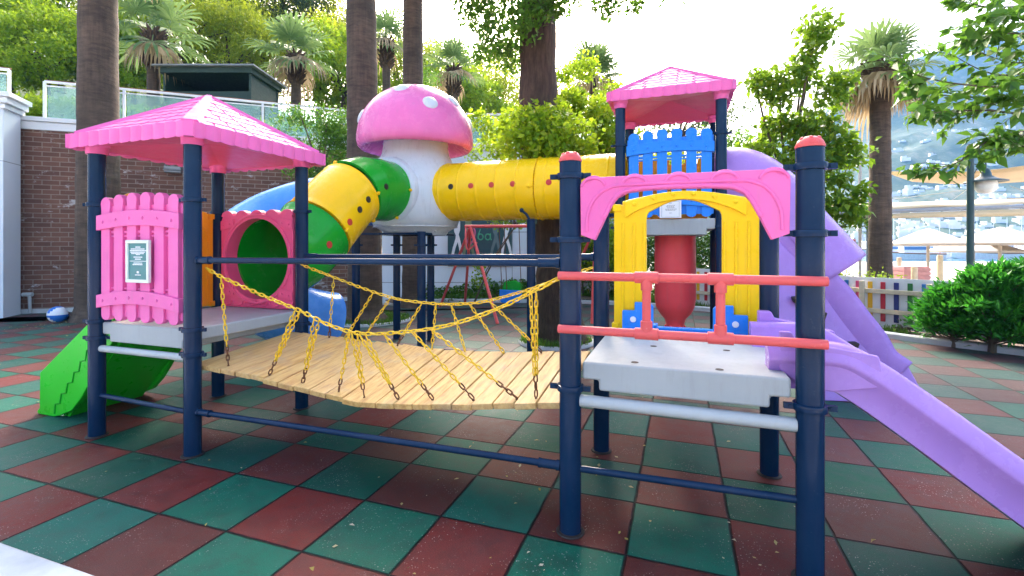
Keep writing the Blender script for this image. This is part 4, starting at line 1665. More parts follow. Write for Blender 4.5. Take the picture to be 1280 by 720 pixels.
# planted beds behind the kerb
KL = [(x, y) for x, y in KERB]
outer = [(-5.6, 8.4), (-5.4, 9.4), (-2.3, 10.6), (.4, 11.8), (3.0, 12.2), (6.2, 10.2), (8.8, 7.6), (11.5, 5.2)]


def hgt(x, y):
    return .035 + .22 * math.exp(-((x + 2.4) ** 2 / 3.5 + (y - 10.1) ** 2 / .5)) + .03 * math.sin(x * 3.1) * math.sin(y * 2.3)


bed = MB()
cx = []
inner = [(p.x, p.y) for p in smoothpath([(x, y, 0) for x, y in KERB[::-1]], 4)]
vs, fs = [], []
for i, (x, y) in enumerate(inner):
    f = i / (len(inner) - 1) * (len(outer) - 1)
    k = min(int(f), len(outer) - 2)
    ox = outer[k][0] + (outer[k + 1][0] - outer[k][0]) * (f - k)
    oy = outer[k][1] + (outer[k + 1][1] - outer[k][1]) * (f - k)
    for j in range(8):
        t = j / 7
        px_, py_ = x + (ox - x) * t, y + (oy - y) * t
        vs.append((px_, py_, hgt(px_, py_)))
for i in range(len(inner) - 1):
    for j in range(7):
        fs.append((i * 8 + j, i * 8 + j + 1, (i + 1) * 8 + j + 1, (i + 1) * 8 + j))
bed.add(vs, fs)
struct('planting_bed', bed, 'soil')


def blades(name, pts, h, mat, wdt=.012):
    """grass or ground-cover blades as one object"""
    n = len(pts)
    p = np.asarray(pts)
    a = rng.uniform(0, 2 * PI, n)
    d = np.stack([np.cos(a), np.sin(a), np.zeros(n)], 1)
    l = np.stack([-np.sin(a), np.cos(a), np.zeros(n)], 1)
    hh = h * rng.uniform(.5, 1.2, size=(n, 1))
    up = np.array([[0, 0, 1.0]])
    lean = rng.uniform(.1, .7, size=(n, 1))
    m_ = p + up * hh * .6 + l * hh * lean * .3
    t_ = p + up * hh + l * hh * lean
    v = np.stack([p - d * wdt, p + d * wdt, m_ + d * wdt * .8, m_ - d * wdt * .8, t_ + d * .001, t_ - d * .001], 1).reshape(-1, 3)
    k = np.arange(n)[:, None] * 6
    q = np.concatenate([k + np.array([[0, 1, 2, 3]]), k + np.array([[3, 2, 4, 5]])])
    return setp(npmesh(name, v, q, M[mat]), kind='stuff')


# rings of grass round the two near trunks
pts = []
for (cx_, cy_, r_, n_) in ((-.05, 4.75, .55, 2600), (-4.0, 5.6, .75, 3000)):
    a = rng.uniform(0, 2 * PI, n_)
    rr = r_ * np.sqrt(rng.uniform(0, 1, n_))
    pts.append(np.stack([cx_ + rr * np.cos(a), cy_ + rr * np.sin(a), np.full(n_, .03)], 1))
for nm, (cx_, cy_, r_) in (('a', (-.05, 4.78, .55)), ('b', (-4.0, 5.6, .70))):
    q = MB()
    ring = [(cx_ + r_ * (1 + .05 * math.sin(3 * a)) * math.cos(a), cy_ + r_ * math.sin(a), .03) for a in np.linspace(0, 2 * PI, 40)[:-1]]
    q.tube([(a_, b_, .012) for a_, b_, _ in ring], .045, 8, closed=True)
    struct('kerb', q, 'kerbwhite')
    q = MB()
    q.add([(x, y, .02) for x, y, _ in ring], [tuple(range(len(ring)))])
    struct('soil', q, 'soil')
blades('grass', np.concatenate(pts), .09, 'leaf_mid', .006)
# ivy-like ground cover at the foot of the white wall
n_ = 5200
x = rng.uniform(-5.0, 1.6, n_)
y0_ = np.interp(x, [-5, -2.3, .4, 2], [9.3, 10.4, 11.5, 12.0])
y = y0_ - rng.uniform(.0, 1, n_) ** 1.3 * .85
z = np.array([hgt(a, b) for a, b in zip(x, y)]) + rng.uniform(0, .32, n_) * (1 - (y0_ - y) / 1.0)
v, q = leaf_mesh(np.stack([x, y, z], 1), .09, .7)
setp(npmesh('ground_cover', v, q, M['leaf_mid']), kind='stuff')
# lawn strip behind the far kerb
n_ = 5000
x = rng.uniform(-.6, 5.2, n_)
yk = np.interp(x, [-1, .4, 1.8, 3.0, 3.8, 4.55, 5.3], [9.75, 9.75, 9.45, 8.95, 8.18, 7.25, 6.55])
y = yk + .2 + rng.uniform(0, 1, n_) * 1.3
blades('lawn', np.stack([x, y, np.full(n_, .04)], 1), .12, 'leaf_mid', .007)

# dry leaf litter and grit scattered on the floor
pts, = [[]]
for (cx_, cy_, s_, n_) in ((-9.4, 3.3, .35, 160), (-8.6, 2.6, 1.2, 60), (-.2, .6, 1.3, 30), (1.0, .2, .5, 22), (2.2, .1, .3, 8), (-1, -.3, 1.6, 36), (2.5, .8, 1.2, 18), (.5, 6.5, 2.0, 30), (-5.5, 1.5, 2.0, 50)):
    p = rng.normal(size=(n_, 2)) * s_ + np.array([cx_, cy_])
    pts.append(np.concatenate([p, np.full((n_, 1), .006)], 1))
pts = np.concatenate(pts)
v, q = leaf_mesh(pts, .028, .55, droop=0, upbias=5, jitter=.6)
v[:, 2] = np.clip(v[:, 2], .005, .02)
setp(npmesh('leaf_litter', v, q, M['litter']), kind='stuff')

# ---------------- walls and terrace
WALL_H = 4.32
wallM = frame(W0, WD)


def wall_local(l0, l1, d0, d1, z0, z1, mb):
    mb.box(((l0 + l1) / 2, (d0 + d1) / 2, (z0 + z1) / 2), (l1 - l0, d1 - d0, z1 - z0))


def oriented(name, mb_local, mat, origin, ang, **kw):
    """one mesh object carrying its own position and heading"""
    o = mb_local.build(name, M[mat], None, **kw)
    o.location = origin
    o.rotation_euler = (0, 0, ang)
    return o


ang1 = math.atan2(WD.y, WD.x)
bw = MB()
wall_local(-3.2, 7.0, 0, .4, -.1, WALL_H - .28, bw)
bwo = oriented('brick_wall', bw, 'brick', W0, ang1, smooth=0)
setp(bwo, 'tall brown brick retaining wall with white coping, behind the pink roofed tower', 'wall')
cpg = MB()
wall_local(-3.2, 7.0, -.05, .45, WALL_H - .28, WALL_H - .10, cpg)
wall_local(-3.2, 7.0, -.10, .50, WALL_H - .098, WALL_H, cpg)
c_ = cpg.build('coping', M['whitepaint'], None, bevel=.015)
c_.parent = bwo
bsk = MB()
wall_local(-3.2, 7.0, -.06, -.002, -.05, .09, bsk)
c_ = bsk.build('skirting', M['kerbwhite'], None, bevel=.01)
c_.parent = bwo

pi_ = MB()
wall_local(-3.4, -.62, -.72, -.11, -.1, 4.45, pi_)
pil = oriented('white_pillar', pi_, 'wallwhite', W0, ang1, bevel=.01)
setp(pil, 'broad white rendered pillar at the left edge with stepped cornice', 'pillar')
cn = MB()
for k, (o_, z0_, z1_) in enumerate(((.05, 4.30, 4.40), (.11, 4.402, 4.52), (.17, 4.522, 4.62))):
    wall_local(-3.45 - o_, -.62 + o_, -.72 - o_, -.05, z0_, z1_, cn)
c_ = cn.build('cornice', M['whitepaint'], None, bevel=.012)
c_.parent = pil
gv = MB()
wall_local(-3.4, -.618, -.722, -.718, 3.22, 3.232, gv)
wall_local(-.622, -.617, -.72, -.12, 3.22, 3.232, gv)
c_ = gv.build('render_joint', M['print_grey'], None)
c_.parent = pil
pp_ = MB()
pp_.tube([(-.55, -.09, .42), (-.50, -.12, .42), (-.47, -.12, .36), (-.47, -.10, .02)], .03, 8)
pp_.cyl((-.60, -.09, .42), (-.42, -.12, .42), .045, n=10)
ppo = oriented('drain_pipe', pp_, 'pipe_white', W0, ang1)
setp(ppo, 'short pale drain pipe stub at the foot of the brick wall beside the pillar', 'pipe')

# wall lamp on the bricks
lw = at(213, 210, 11.15)
lt2 = W0 + WD * (lw - W0).dot(WD)
wl = thing('wall_lamp', V((lt2.x, lt2.y, 3.2)), 'small grey floodlight on a curled arm fixed to the brick wall', 'wall lamp')
lm = frame(V((lt2.x, lt2.y, lw.z)), WD)
q = MB(lm)
q.tube(smoothpath([(-.08, -.0, .14), (-.14, -.16, .12), (-.16, -.22, .02), (-.10, -.22, -.05)], 6), .016, 8)
q.lathe([(.05, -.01), (.05, .0)], (-.06, -.01, .14), 14, 'y')
q.build('arm', M['steel'], wl)
q = MB(lm)
q.box((.02, -.24, -.02), (.34, .16, .15))
q.box((.02, -.24, -.03), (.38, .20, .03))
q.build('lamp_head', M['steel'], wl, bevel=.02)

# white wall beyond
A2, B2 = V((-6.05, 8.95, 0)), V((.8, 11.45, 0))
D2 = (B2 - A2).normalized()
L2 = (B2 - A2).length
ang2 = math.atan2(D2.y, D2.x)
ww = MB()
wall_local(0, L2, 0, .4, -.1, WALL_H - .2, ww)
wwo = oriented('white_wall', ww, 'wallwhite', A2, ang2, smooth=0)
setp(wwo, 'white panelled wall with horizontal joints, behind the red swing frame', 'wall')
cp2 = MB()
wall_local(-.05, L2, -.08, .48, WALL_H - .2, WALL_H, cp2)
c_ = cp2.build('coping', M['whitepaint'], None, bevel=.015)
c_.parent = wwo
jn = MB()
for z in (.45, .92, 1.85, 2.75, 3.4):
    wall_local(0, L2, -.006, .0, z, z + .018, jn)
for l in (1.1, 2.35, 3.6, 4.85, 6.1):
    wall_local(l, l + .014, -.0055, .0, 0, 1.85, jn)
c_ = jn.build('wall_joint', M['print_grey'], None)
c_.parent = wwo

# mural board
bl0 = (at(556, 300, 12.6) - A2).dot(D2)
bl1 = (at(640, 300, 12.9) - A2).dot(D2)
mb_c = A2 + D2 * (bl0 + bl1) / 2
mu = thing('mural_board', V((mb_c.x, mb_c.y, .95)), 'dark green mural board with four cut-out striding figures on the white wall', 'mural')
mm = frame(V((mb_c.x, mb_c.y, 0)), D2)
bwid = bl1 - bl0
q = MB(mm)
q.box((0, -.04, 1.72), (bwid, .05, 1.62))
q.build('board', M['board_green'], mu, bevel=.006)


def figure(x, z0, h, mat, flip=1):
    q = MB(mm)
    y = -.085
    w = h
    prof = [(-.02, 1.0), (-.07, .97), (-.085, .90), (-.06, .83), (-.075, .76), (-.06, .66), (-.02, .58), (-.03, .50), (-.10, .28), (-.16, 0), (-.10, 0), (-.03, .27), (.025, .42), (.06, .27), (.10, .01), (.155, .01), (.13, .29), (.075, .52), (.05, .60), (.085, .70), (.09, .82), (.085, .92), (.05, .98)]
    q.prism([(x + flip * a * w * .95, z0 + b * h) for a, b in prof], y, y + .018)
    return q.build('painted_figure', M[mat], mu)


figure(-bwid * .36, 1.10, 1.15, 'print_white')
figure(-bwid * .17, 1.15, 1.18, 'olive', -1)
figure(bwid * .24, 1.12, 1.12, 'greyblue', 1)
figure(bwid * .42, 1.15, 1.12, 'print_white', -1)
q = MB(mm)
q.tube(smoothpath([(-.20, -.08, 2.02), (-.13, -.08, 1.85), (-.20, -.08, 1.60), (-.30, -.08, 1.52), (-.34, -.08, 1.62), (-.24, -.08, 1.70), (-.14, -.08, 1.72)], 6), .022, 6)
q.build('script_letter', M['print_pink'], mu)
q = MB(mm)
for x in (0.02, .22):
    q.tube([(x + .07 * math.cos(a), -.08, 1.72 + .08 * math.sin(a)) for a in np.linspace(0, 2 * PI, 18)[:-1]], .018, 6, closed=True)
q.tube([(.02, -.08, 1.95), (-.04, -.08, 1.78), (-.05, -.08, 1.68)], .016, 6)
q.tube([(.29, -.08, 1.82), (.295, -.08, 1.68), (.32, -.08, 1.63)], .016, 6)
q.build('script_letter', M['print_green'], mu)

# terrace and its glass balustrade
tp = [W0 - WD * 3.3 - WN * .3, W0 + WD * 7.0 - WN * .3, A2 + D2 * 0.3 + V((0, .4, 0)), B2 + V((0, .42, 0)), B2 + V((-3, 9, 0)), W0 + WD * 3 - WN * 14, W0 - WD * 14 - WN * 10]
g = MB()
g.slab([(p.x, p.y) for p in tp], WALL_H - .22, WALL_H - .03)
struct('terrace', g, 'hill', smooth=0)


def balustrade(o, d, ln, label):
    t = thing('glass_balustrade', V((o.x, o.y, WALL_H)), label, 'balustrade')
    fm = frame(o, d)
    rl = MB(fm)
    rl.cyl((0, .2, WALL_H + .86), (ln, .2, WALL_H + .86), .028, n=10)
    rl.cyl((0, .2, WALL_H + .77), (ln, .2, WALL_H + .77), .016, n=8)
    rl.build('rail', M['whitepaint'], t)
    rr = MB(fm)
    rr.box((ln / 2, .26, WALL_H + .905), (ln, .06, .02))
    rr.build('cap_rail', M['boatwood'], t)
    k = max(2, round(ln / 1.55))
    for i in range(k + 1):
        x = ln * i / k
        q = MB(fm)
        q.box((x, .2, WALL_H + .43), (.05, .05, .86))
        q.box((x, .2, WALL_H + .01), (.12, .12, .02))
        q.build('baluster_post', M['whitepaint'], t, bevel=.005)
        if i < k:
            q = MB(fm)
            q.box((x + ln / k / 2, .2, WALL_H + .40), (ln / k - .10, .012, .70))
            q.build('glass_pane', M['glass'], t)
    return t


balustrade(W0 - WD * .35, WD, 7.3, 'glass balustrade with white rails along the top of the brick wall')
balustrade(A2 + D2 * .1, D2, L2 - .2, 'glass balustrade with white rails above the white panelled wall')
pb0 = W0 - WD * 3.4 + WN * .66
t = balustrade(pb0, WD, 2.75, 'short glass balustrade on top of the white pillar')
for ch in t.children:
    pass

# dark green kiosk on the terrace
kc = at(280, 118, 17.5)
kc.z = 6.25
ki = thing('kiosk', kc, 'dark green kiosk with low grey roof on the terrace above the brick wall', 'kiosk')
km = frame(kc, RT) @ Matrix.Diagonal((.78, .78, .9, 1))
q = MB(km)
q.box((0, 0, .06), (4.0, 2.6, .12))
q.box((0, 0, 1.40), (4.1, 2.8, .22))
for x in (-1.9, 1.9):
    for y in (-1.2, 1.2):
        q.box((x, y, .68), (.10, .10, 1.25))
q.box((0, 1.15, .7), (3.8, .05, 1.28))
for s in (-1, 1):
    q.box((s * 1.88, 0, .7), (.05, 2.3, 1.28))
q.box((0, -1.16, .36), (3.7, .05, .55))
q.build('frame', M['kiosk'], ki, bevel=.01)
q = MB(km)
q.add([(-2.25, -1.6, 1.56), (2.25, -1.6, 1.56), (2.25, 1.6, 1.56), (-2.25, 1.6, 1.56), (-.6, 0, 1.98), (.6, 0, 1.98), (-2.25, -1.6, 1.50), (2.25, -1.6, 1.50), (2.25, 1.6, 1.50), (-2.25, 1.6, 1.50)], [(0, 1, 5, 4), (1, 2, 5), (2, 3, 4, 5), (3, 0, 4), (0, 6, 7, 1), (1, 7, 8, 2), (2, 8, 9, 3), (3, 9, 6, 0), (6, 9, 8, 7)])
q.build('roof', M['kioskroof'], ki)
# hillside behind the terrace
g = MB()
vs, fs = [], []
NXH, NYH = 34, 22
for j in range(NYH):
    for i in range(NXH):
        u_ = -900 + 1800 * i / (NXH - 1)
        d_ = 15 + 75 * (j / (NYH - 1)) ** 1.2
        p = at(u_ + 100, 306, d_)
        side = max(0, min(1, (650 - (u_ + 100)) / 420))
        h_ = WALL_H - .3 + 2.0 * max(0, min(1, (d_ - 15.2) / 1.6)) * min(1, side * 3) - (1 - min(1, side * 3)) * 4.5 + side * max(0, d_ - 19) * .40 + .5 * math.sin(u_ * .011 + d_ * .4)
        if u_ + 100 > 640:
            h_ = -.3
        vs.append((p.x, p.y, h_))
for j in range(NYH - 1):
    for i in range(NXH - 1):
        fs.append((j * NXH + i, j * NXH + i + 1, (j + 1) * NXH + i + 1, (j + 1) * NXH + i))
g.add(vs, fs)
struct('hill', g, 'hill')

# ---------------- beach ball, swing
ball = thing('beach_ball', (-9.62, 3.45, 0), 'blue and white beach ball lying by the brick wall', 'ball')
q = MB()
q.ball((-9.62, 3.45, .155), .16, 24)
bo = q.build('ball_shell', M['ballblue'], ball, smooth=80)
bo.data.materials.append(M['print_white'])
for i, f in enumerate(bo.data.polygons):
    c = f.center
    a = math.atan2(c.z - .155, c.x * .5 + c.y * .2 + (.0))
    if int((math.atan2(c.z - .155, c.x) + PI) / (PI / 3)) % 2:
        f.material_index = 1

sw = thing('swing_set', (-1.5, 7.6, 0), 'red tubular swing frame with A-shaped legs behind the bridge', 'swing set')
ap1 = at(588, 283, 10.3)
ap2 = ap1 + V((2.6, .55, 0))
bd_ = (ap2 - ap1).normalized()
for ap_, feet in ((ap1, [gxy(550, 11.6), gxy(581, 12.0), gxy(622, 9.1)]), (ap2, [gxy(700, 11.6), gxy(740, 9.1)])):
    for f in feet:
        q = MB()
        q.tube([ap_ + (f - ap_).normalized() * .02, f], .032, 10)
        q.build('leg', M['coral'], sw)
q = MB()
q.cyl(ap1 - bd_ * .12, ap2 + bd_ * .1, .034, n=12)
q.tube(smoothpath([ap1 - bd_ * .1, ap1 + V((-.02, -.2, -.25)), ap1 + V((.05, -.25, -.5)), ap1 + V((.2, -.1, -.35))], 5), .018, 6)
q.build('top_bar', M['coral'], sw)
seat_c = at(638, 368, 10.6)
ss = thing('bucket_swing', seat_c, 'blue and green bucket swing seat hanging from the red frame', 'swing seat')
q = MB(frame(seat_c, RT))
q.prism([(-.24, .12), (-.24, -.10), (-.18, -.17), (.18, -.17), (.24, -.08), (.26, .10)], -.16, -.12)
q.box((0, .04, -.14), (.42, .32, .04))
q.tube([(.02 + .09 * math.cos(a), -.165, -.02 + .06 * math.sin(a)) for a in np.linspace(0, 2 * PI, 16)[:-1]], .008, 6, closed=True)
q.build('seat', M['blue'], ss, bevel=.02)
q = MB(frame(seat_c, RT))
q.prism([(-.22, -.05), (.26, -.05), (.27, .22), (.10, .30), (-.14, .26)], .16, .20)
q.build('backrest', M['green'], ss, bevel=.02)
for s in (-.19, -.08, .24):
    q = MB()
    p = seat_c + RT * s
    top_ = V((p.x, p.y, 0))
    tpt = ap1 + bd_ * ((p - ap1).dot(bd_))
    q.cyl(p + V((0, 0, .1)), tpt, .009, n=6)
    q.build('chain', M['rust'], ss)

# ---------------- rainbow picket fence
FENCE = [gxy(1330, 6.55), gxy(1240, 7.15), gxy(1165, 7.75), gxy(1080, 8.5), gxy(990, 9.9), gxy(868, 11.6)]
cols = ['picket_red', 'picket_navy', 'picket_green', 'picket_blue', 'picket_pink', 'picket_yellow']
fe = thing('picket_fence', FENCE[2], 'low white fence with rainbow pickets and beige rails at the edge of the playground', 'fence')
ci = 0
for i in range(len(FENCE) - 1):
    a, b = FENCE[i], FENCE[i + 1]
    d = (b - a)
    ln_ = d.length
    # x runs from b to a so that the front faces the playground
    fm = frame(b, a - b)
    q = MB(fm)
    q.box((ln_ / 2, .02, .50), (ln_, .02, .86))
    q.build('white_backing', M['whitepaint'], fe)
    q = MB(fm)
    for z in (.70, .36):
        q.box((ln_ / 2, -.045, z), (ln_ + .02, .05, .075))
    q.build('rail', M['beige'], fe, bevel=.006)
    k = max(1, round(ln_ / .20))
    for j in range(k):
        q = MB(fm)
        q.box((ln_ * (j + .5) / k, -.006, .52), (.068, .022, .68))
        q.build('picket', M[cols[::-1][(ci + k - 1 - 2 * j) % 6]], fe, bevel=.004)
        ci += 1
    np_ = max(1, round(ln_ / .62))
    for j in range(np_):
        q = MB(fm)
        q.box((ln_ * j / np_, -.10, .42), (.075, .06, .90))
        q.build('fence_post', M['beige'], fe, bevel=.006)

# ---------------- street lamp
lb = gxy(1213, 9.0)
la = thing('street_lamp', lb, 'dark green lamp post with bell shade rising behind the hedge', 'street lamp')
q = MB()
q.cyl(lb, lb + V((0, 0, 3.24)), .062, .052, n=16)
q.lathe([(.075, 3.22), (.08, 3.26), (.06, 3.30), (.062, 3.34), (.03, 3.40), (.001, 3.41)], lb, 16)
q.lathe([(.11, 0), (.11, .3), (.075, .4)], lb, 16)
q.build('pole', M['lampgreen'], la)
ld = RT
q = MB()
q.tube(smoothpath([lb + ld * .05 + V((0, 0, 3.02)), lb + ld * .16 + V((0, 0, 3.02)), lb + ld * .27 + V((0, 0, 3.0)), lb + ld * .29 + V((0, 0, 2.92))], 5), .016, 8)
q.tube([lb + ld * .05 + V((0, 0, 2.82)), lb + ld * .12 + V((0, 0, 2.93)), lb + ld * .2 + V((0, 0, 3.01))], .01, 6)
q.cyl(lb + ld * .29 + V((0, 0, 3.0)), lb + ld * .29 + V((0, 0, 3.12)), .016, .004, n=8)
q.build('arm', M['lampgreen'], la)
hc_ = lb + ld * .29
q = MB()
q.lathe([(.02, 2.95), (.05, 2.93), (.075, 2.86), (.085, 2.80), (.18, 2.74), (.31, 2.70), (.315, 2.685), (.16, 2.70)], hc_, 24)
q.build('lamp_shade', M['lampgreen'], la, smooth=60)
q = MB()
q.lathe([(.15, 2.71), (.17, 2.64), (.16, 2.56), (.11, 2.49), (.001, 2.46)], hc_, 20)
q.build('globe', M['lampglass'], la, smooth=60)

# ---------------- beach shades, parasols, posts
def sail_slab(name, pts, th, mat, label, cat):
    t = thing(name, V((pts[0].x, pts[0].y, 0)), label, cat)
    return t


cs = thing('shade_canopy', gxy(1160, 13), 'long flat cream canopy on a grey beam beyond the lamp post', 'canopy')
a, b = at(1040, 262, 12.5), at(1420, 248, 12.5)
bk = FW * 3.4
pts = []
q = MB()
NI = 14
vs, fs = [], []
for i in range(NI + 1):
    p = a.lerp(b, i / NI)
    sag_ = -.05 * math.sin(PI * (i / NI * 3 % 1))
    for j in range(5):
        vs.append(p + bk * (j / 4) + V((0, 0, .30 * j / 4 + sag_ * (1 - j / 4) + .06 * math.sin(PI * j / 4))))
for i in range(NI):
    for j in range(4):
        fs.append((i * 5 + j, i * 5 + j + 1, (i + 1) * 5 + j + 1, (i + 1) * 5 + j))
q.add(vs, fs)
q.build('canvas', M['cream'], cs, solid=.02)
q = MB()
q.cyl(a + V((0, 0, -.10)), b + V((0, 0, -.10)), .05, n=10)
q.cyl(a + bk + V((0, 0, .12)), b + bk + V((0, 0, .12)), .05, n=10)
q.build('beam', M['print_grey'], cs)
for f in (.12, .95):
    p = a.lerp(b, f)
    q = MB()
    q.cyl(V((p.x, p.y, 0)), p - V((0, 0, .06)), .05, n=10)
    q.build('leg', M['print_grey'], cs)
q = MB()
vs = []
for i in range(NI + 1):
    p = a.lerp(b, i / NI) + V((0, 0, -.16))
    vs += [p, p - V((0, 0, .10 + .14 * i / NI))]
q.add(vs, [(2 * i, 2 * i + 1, 2 * i + 3, 2 * i + 2) for i in range(NI)])
q.build('valance', M['cream'], cs, solid=.008)

ts = thing('shade_sail', gxy(1250, 17), 'pointed cream shade sail stretched high above the long canopy', 'shade sail')
P0, P1, P2, P3 = at(1104, 214, 16), at(1420, 178, 14), at(1420, 205, 17), at(1200, 232, 18)
q = MB()
vs, fs = [], []
for i in range(9):
    for j in range(5):
        u_, v_ = i / 8, j / 4
        p = P0.lerp(P1, u_).lerp(P0.lerp(P3, min(1, u_ * 1.4)).lerp(P2, max(0, u_ - .3) / .7), v_)
        p = p - V((0, 0, .35 * math.sin(PI * u_) * (1 - .3 * v_)))
        vs.append(p)
for i in range(8):
    for j in range(4):
        fs.append((i * 5 + j, i * 5 + j + 1, (i + 1) * 5 + j + 1, (i + 1) * 5 + j))
q.add(vs, fs)
q.build('sail', M['cream'], ts, solid=.012)
q = MB()
for pa, pb_ in ((at(1104, 214, 16), at(1060, 262, 15.5)), (at(1210, 236, 17), at(1180, 258, 15.9)), (at(1262, 232, 17), at(1340, 262, 15.9)), (at(1205, 238, 17), at(1060, 256, 15.9))):
    q.cyl(pa, pb_, .011, n=6)
q.build('guy_cable', M['pipe_white'], ts)
for u_, d_ in ((1075, 16.2), (1400, 15)):
    q = MB()
    p = gxy(u_, d_)
    q.cyl(p, p + V((0, 0, 4.4)), .05, n=10)
    q.build('mast', M['print_grey'], ts)


def parasol(u, d, zt, r, first=None):
    b = gxy(u, d)
    t = thing('beach_parasol', b, 'pale beach parasol with a straight pole behind the hedge', 'parasol', 'pale parasols on the beach')
    q = MB()
    q.cyl(b, b + V((0, 0, zt - .1)), .055, n=10)
    q.build('pole', M['umbrella'], t)
    q = MB()
    n = 12
    prof = [(r, zt - .72), (r * .985, zt - .62), (r * .62, zt - .36), (r * .25, zt - .12), (.02, zt)]
    vs, fs = [], []
    for k, (rr, z) in enumerate(prof):
        for i in range(n):
            a = 2 * PI * i / n
            vs.append(b + V((rr * math.cos(a), rr * math.sin(a), z)))
    for k in range(len(prof) - 1):
        for i in range(n):
            l = (i + 1) % n
            fs.append((k * n + i, k * n + l, (k + 1) * n + l, (k + 1) * n + i))
    q.add(vs, fs)
    q.build('canopy', M['umbrella'], t, solid=.015, smooth=20)
    return t


setp(parasol(1160, 20, 2.18, 1.35), 'pale beach parasol seen just right of the right-hand palm trunk')
setp(parasol(1217, 24, 1.85, 1.8), 'pale beach parasol directly behind the lamp post')
setp(parasol(1250, 19, 2.2, 1.6), 'pale beach parasol to the right of the lamp post above the hedge')
setp(parasol(1300, 22, 2.2, 1.7), 'pale beach parasol cut by the right edge behind the hedge')
for i, (u, d, h_, lb_) in enumerate(((1124, 18.5, 1.0, 'slim round wooden post nearest the palm trunk on the beach'), (1143, 14.5, .82, 'short round wooden post beside the pink beach box'), (1175, 15.5, 1.15, 'stout round wooden post left of the lamp post'))):
    q = MB()
    q.cyl((0, 0, 0), (0, 0, h_), .085, .08, n=14)
    q.lathe([(.08, h_), (.07, h_ + .02), (.001, h_ + .025)], (0, 0, 0), 14)
    o = q.build('wooden_post', M['beige'], None)
    o.location = gxy(u, d)
    setp(o, lb_, 'post', 'wooden posts on the beach')
bx_ = thing('beach_box', gxy(1138, 17), 'small pink slatted box standing among the wooden posts', 'box')
q = MB(frame(gxy(1138, 17), RT))
for k in range(5):
    q.box((0, 0, .08 + k * .14), (.95, .6, .11))
q.box((0, 0, .38), (.9, .55, .72))
q.build('box_body', M['palepink'], bx_, bevel=.01)

# sand strip, sea
def strip(name, mat, d0, d1, z, u0=700, u1=2600):
    q = MB()
    a, b, c, d = gxy(u0, d0, z), gxy(u1, d0, z), gxy(u1, d1, z), gxy(u0, d1, z)
    q.add([a, b, c, d], [(0, 1, 2, 3)])
    return struct(name, q, mat)


q = MB()
q.add([gxy(760, 13.5, -.05), gxy(2600, 9.5, -.05), gxy(2600, 44, -.05), gxy(760, 44, -.05)], [(0, 1, 2, 3)])
struct('beach', q, 'sand')
strip('sea', 'water', 44.0, 210, -.06)
# moored boats
def make_boat(first):
    t = thing('moored_boat', (0, 0, 0), 'x', 'boat', 'boats moored in the marina')
    q = MB()
    secs = []
    for (x, hw_, keel, deck) in ((-3.2, 1.0, -.1, .75), (-1.5, 1.15, -.2, .75), (.5, 1.12, -.2, .8), (2.2, .75, -.15, .95), (3.6, .05, .3, 1.15)):
        secs.append([(x, -hw_, deck), (x, -hw_ * .8, keel), (x, hw_ * .8, keel), (x, hw_, deck)])
    vs = [p for s in secs for p in s]
    fs = []
    for i in range(4):
        for k in range(4):
            fs.append((i * 4 + k, i * 4 + (k + 1) % 4, (i + 1) * 4 + (k + 1) % 4, (i + 1) * 4 + k))
    fs += [(0, 1, 2, 3), (19, 18, 17, 16)]
    q.add(vs, fs)
    q.build('hull', M['hullwhite'], t)
    q = MB()
    for i in range(4):
        for s in (0, 3):
            q.tube([secs[i][s], secs[i + 1][s]], .07, 6)
    q.build('gunwale', M['boatwood'], t)
    q = MB()
    q.box((-.6, 0, 1.25), (2.6, 1.5, .95))
    q.box((-.6, 0, 1.78), (3.0, 1.8, .1))
    q.build('cabin', M['hullwhite'], t, bevel=.08)
    q = MB()
    q.box((-.6, 0, 1.38), (2.4, 1.53, .35))
    q.build('cabin_window', M['boatblue'], t)
    q = MB()
    q.cyl((.9, 0, .8), (.9, 0, 6.2), .05, .03, n=8)
    q.build('mast', M['hullwhite'], t)
    q = MB()
    q.cyl((-3.0, 0, .8), (-3.3, 0, 2.2), .025, n=6)
    q.box((-3.65, 0, 1.95), (.7, .02, .42))
    q.build('flag', M['flagred'], t)
    return t


proto = make_boat(True)
spots = [(1112, 62, 20), (1135, 52, 160), (1158, 70, 30), (1180, 58, 200), (1205, 66, 10), (1232, 54, 170), (1258, 74, 40), (1285, 60, 190), (1098, 82, 0), (1150, 95, 20), (1195, 90, 150), (1240, 100, 30), (1275, 96, 10), (1320, 68, 10)]
near_words = ['behind the right-hand palm trunk', 'between the palm trunk and the first parasol', 'behind the first parasol', 'left of the lamp post', 'directly behind the lamp post', 'right of the lamp post', 'above the right end of the hedge', 'at the right edge of the view']
for i, (u, d, a) in enumerate(spots):
    o = proto if i == 0 else copy_tree(proto)
    o.location = gxy(u, d, -.15)
    o.rotation_euler = (0, 0, YAW + R(a))
    s_ = random.uniform(.85, 1.25)
    o.scale = (s_, s_, s_)
    o['label'] = ('white cabin boat with red flag moored ' + near_words[i]) if i < 8 else 'white cabin boat moored in the far row of the marina'

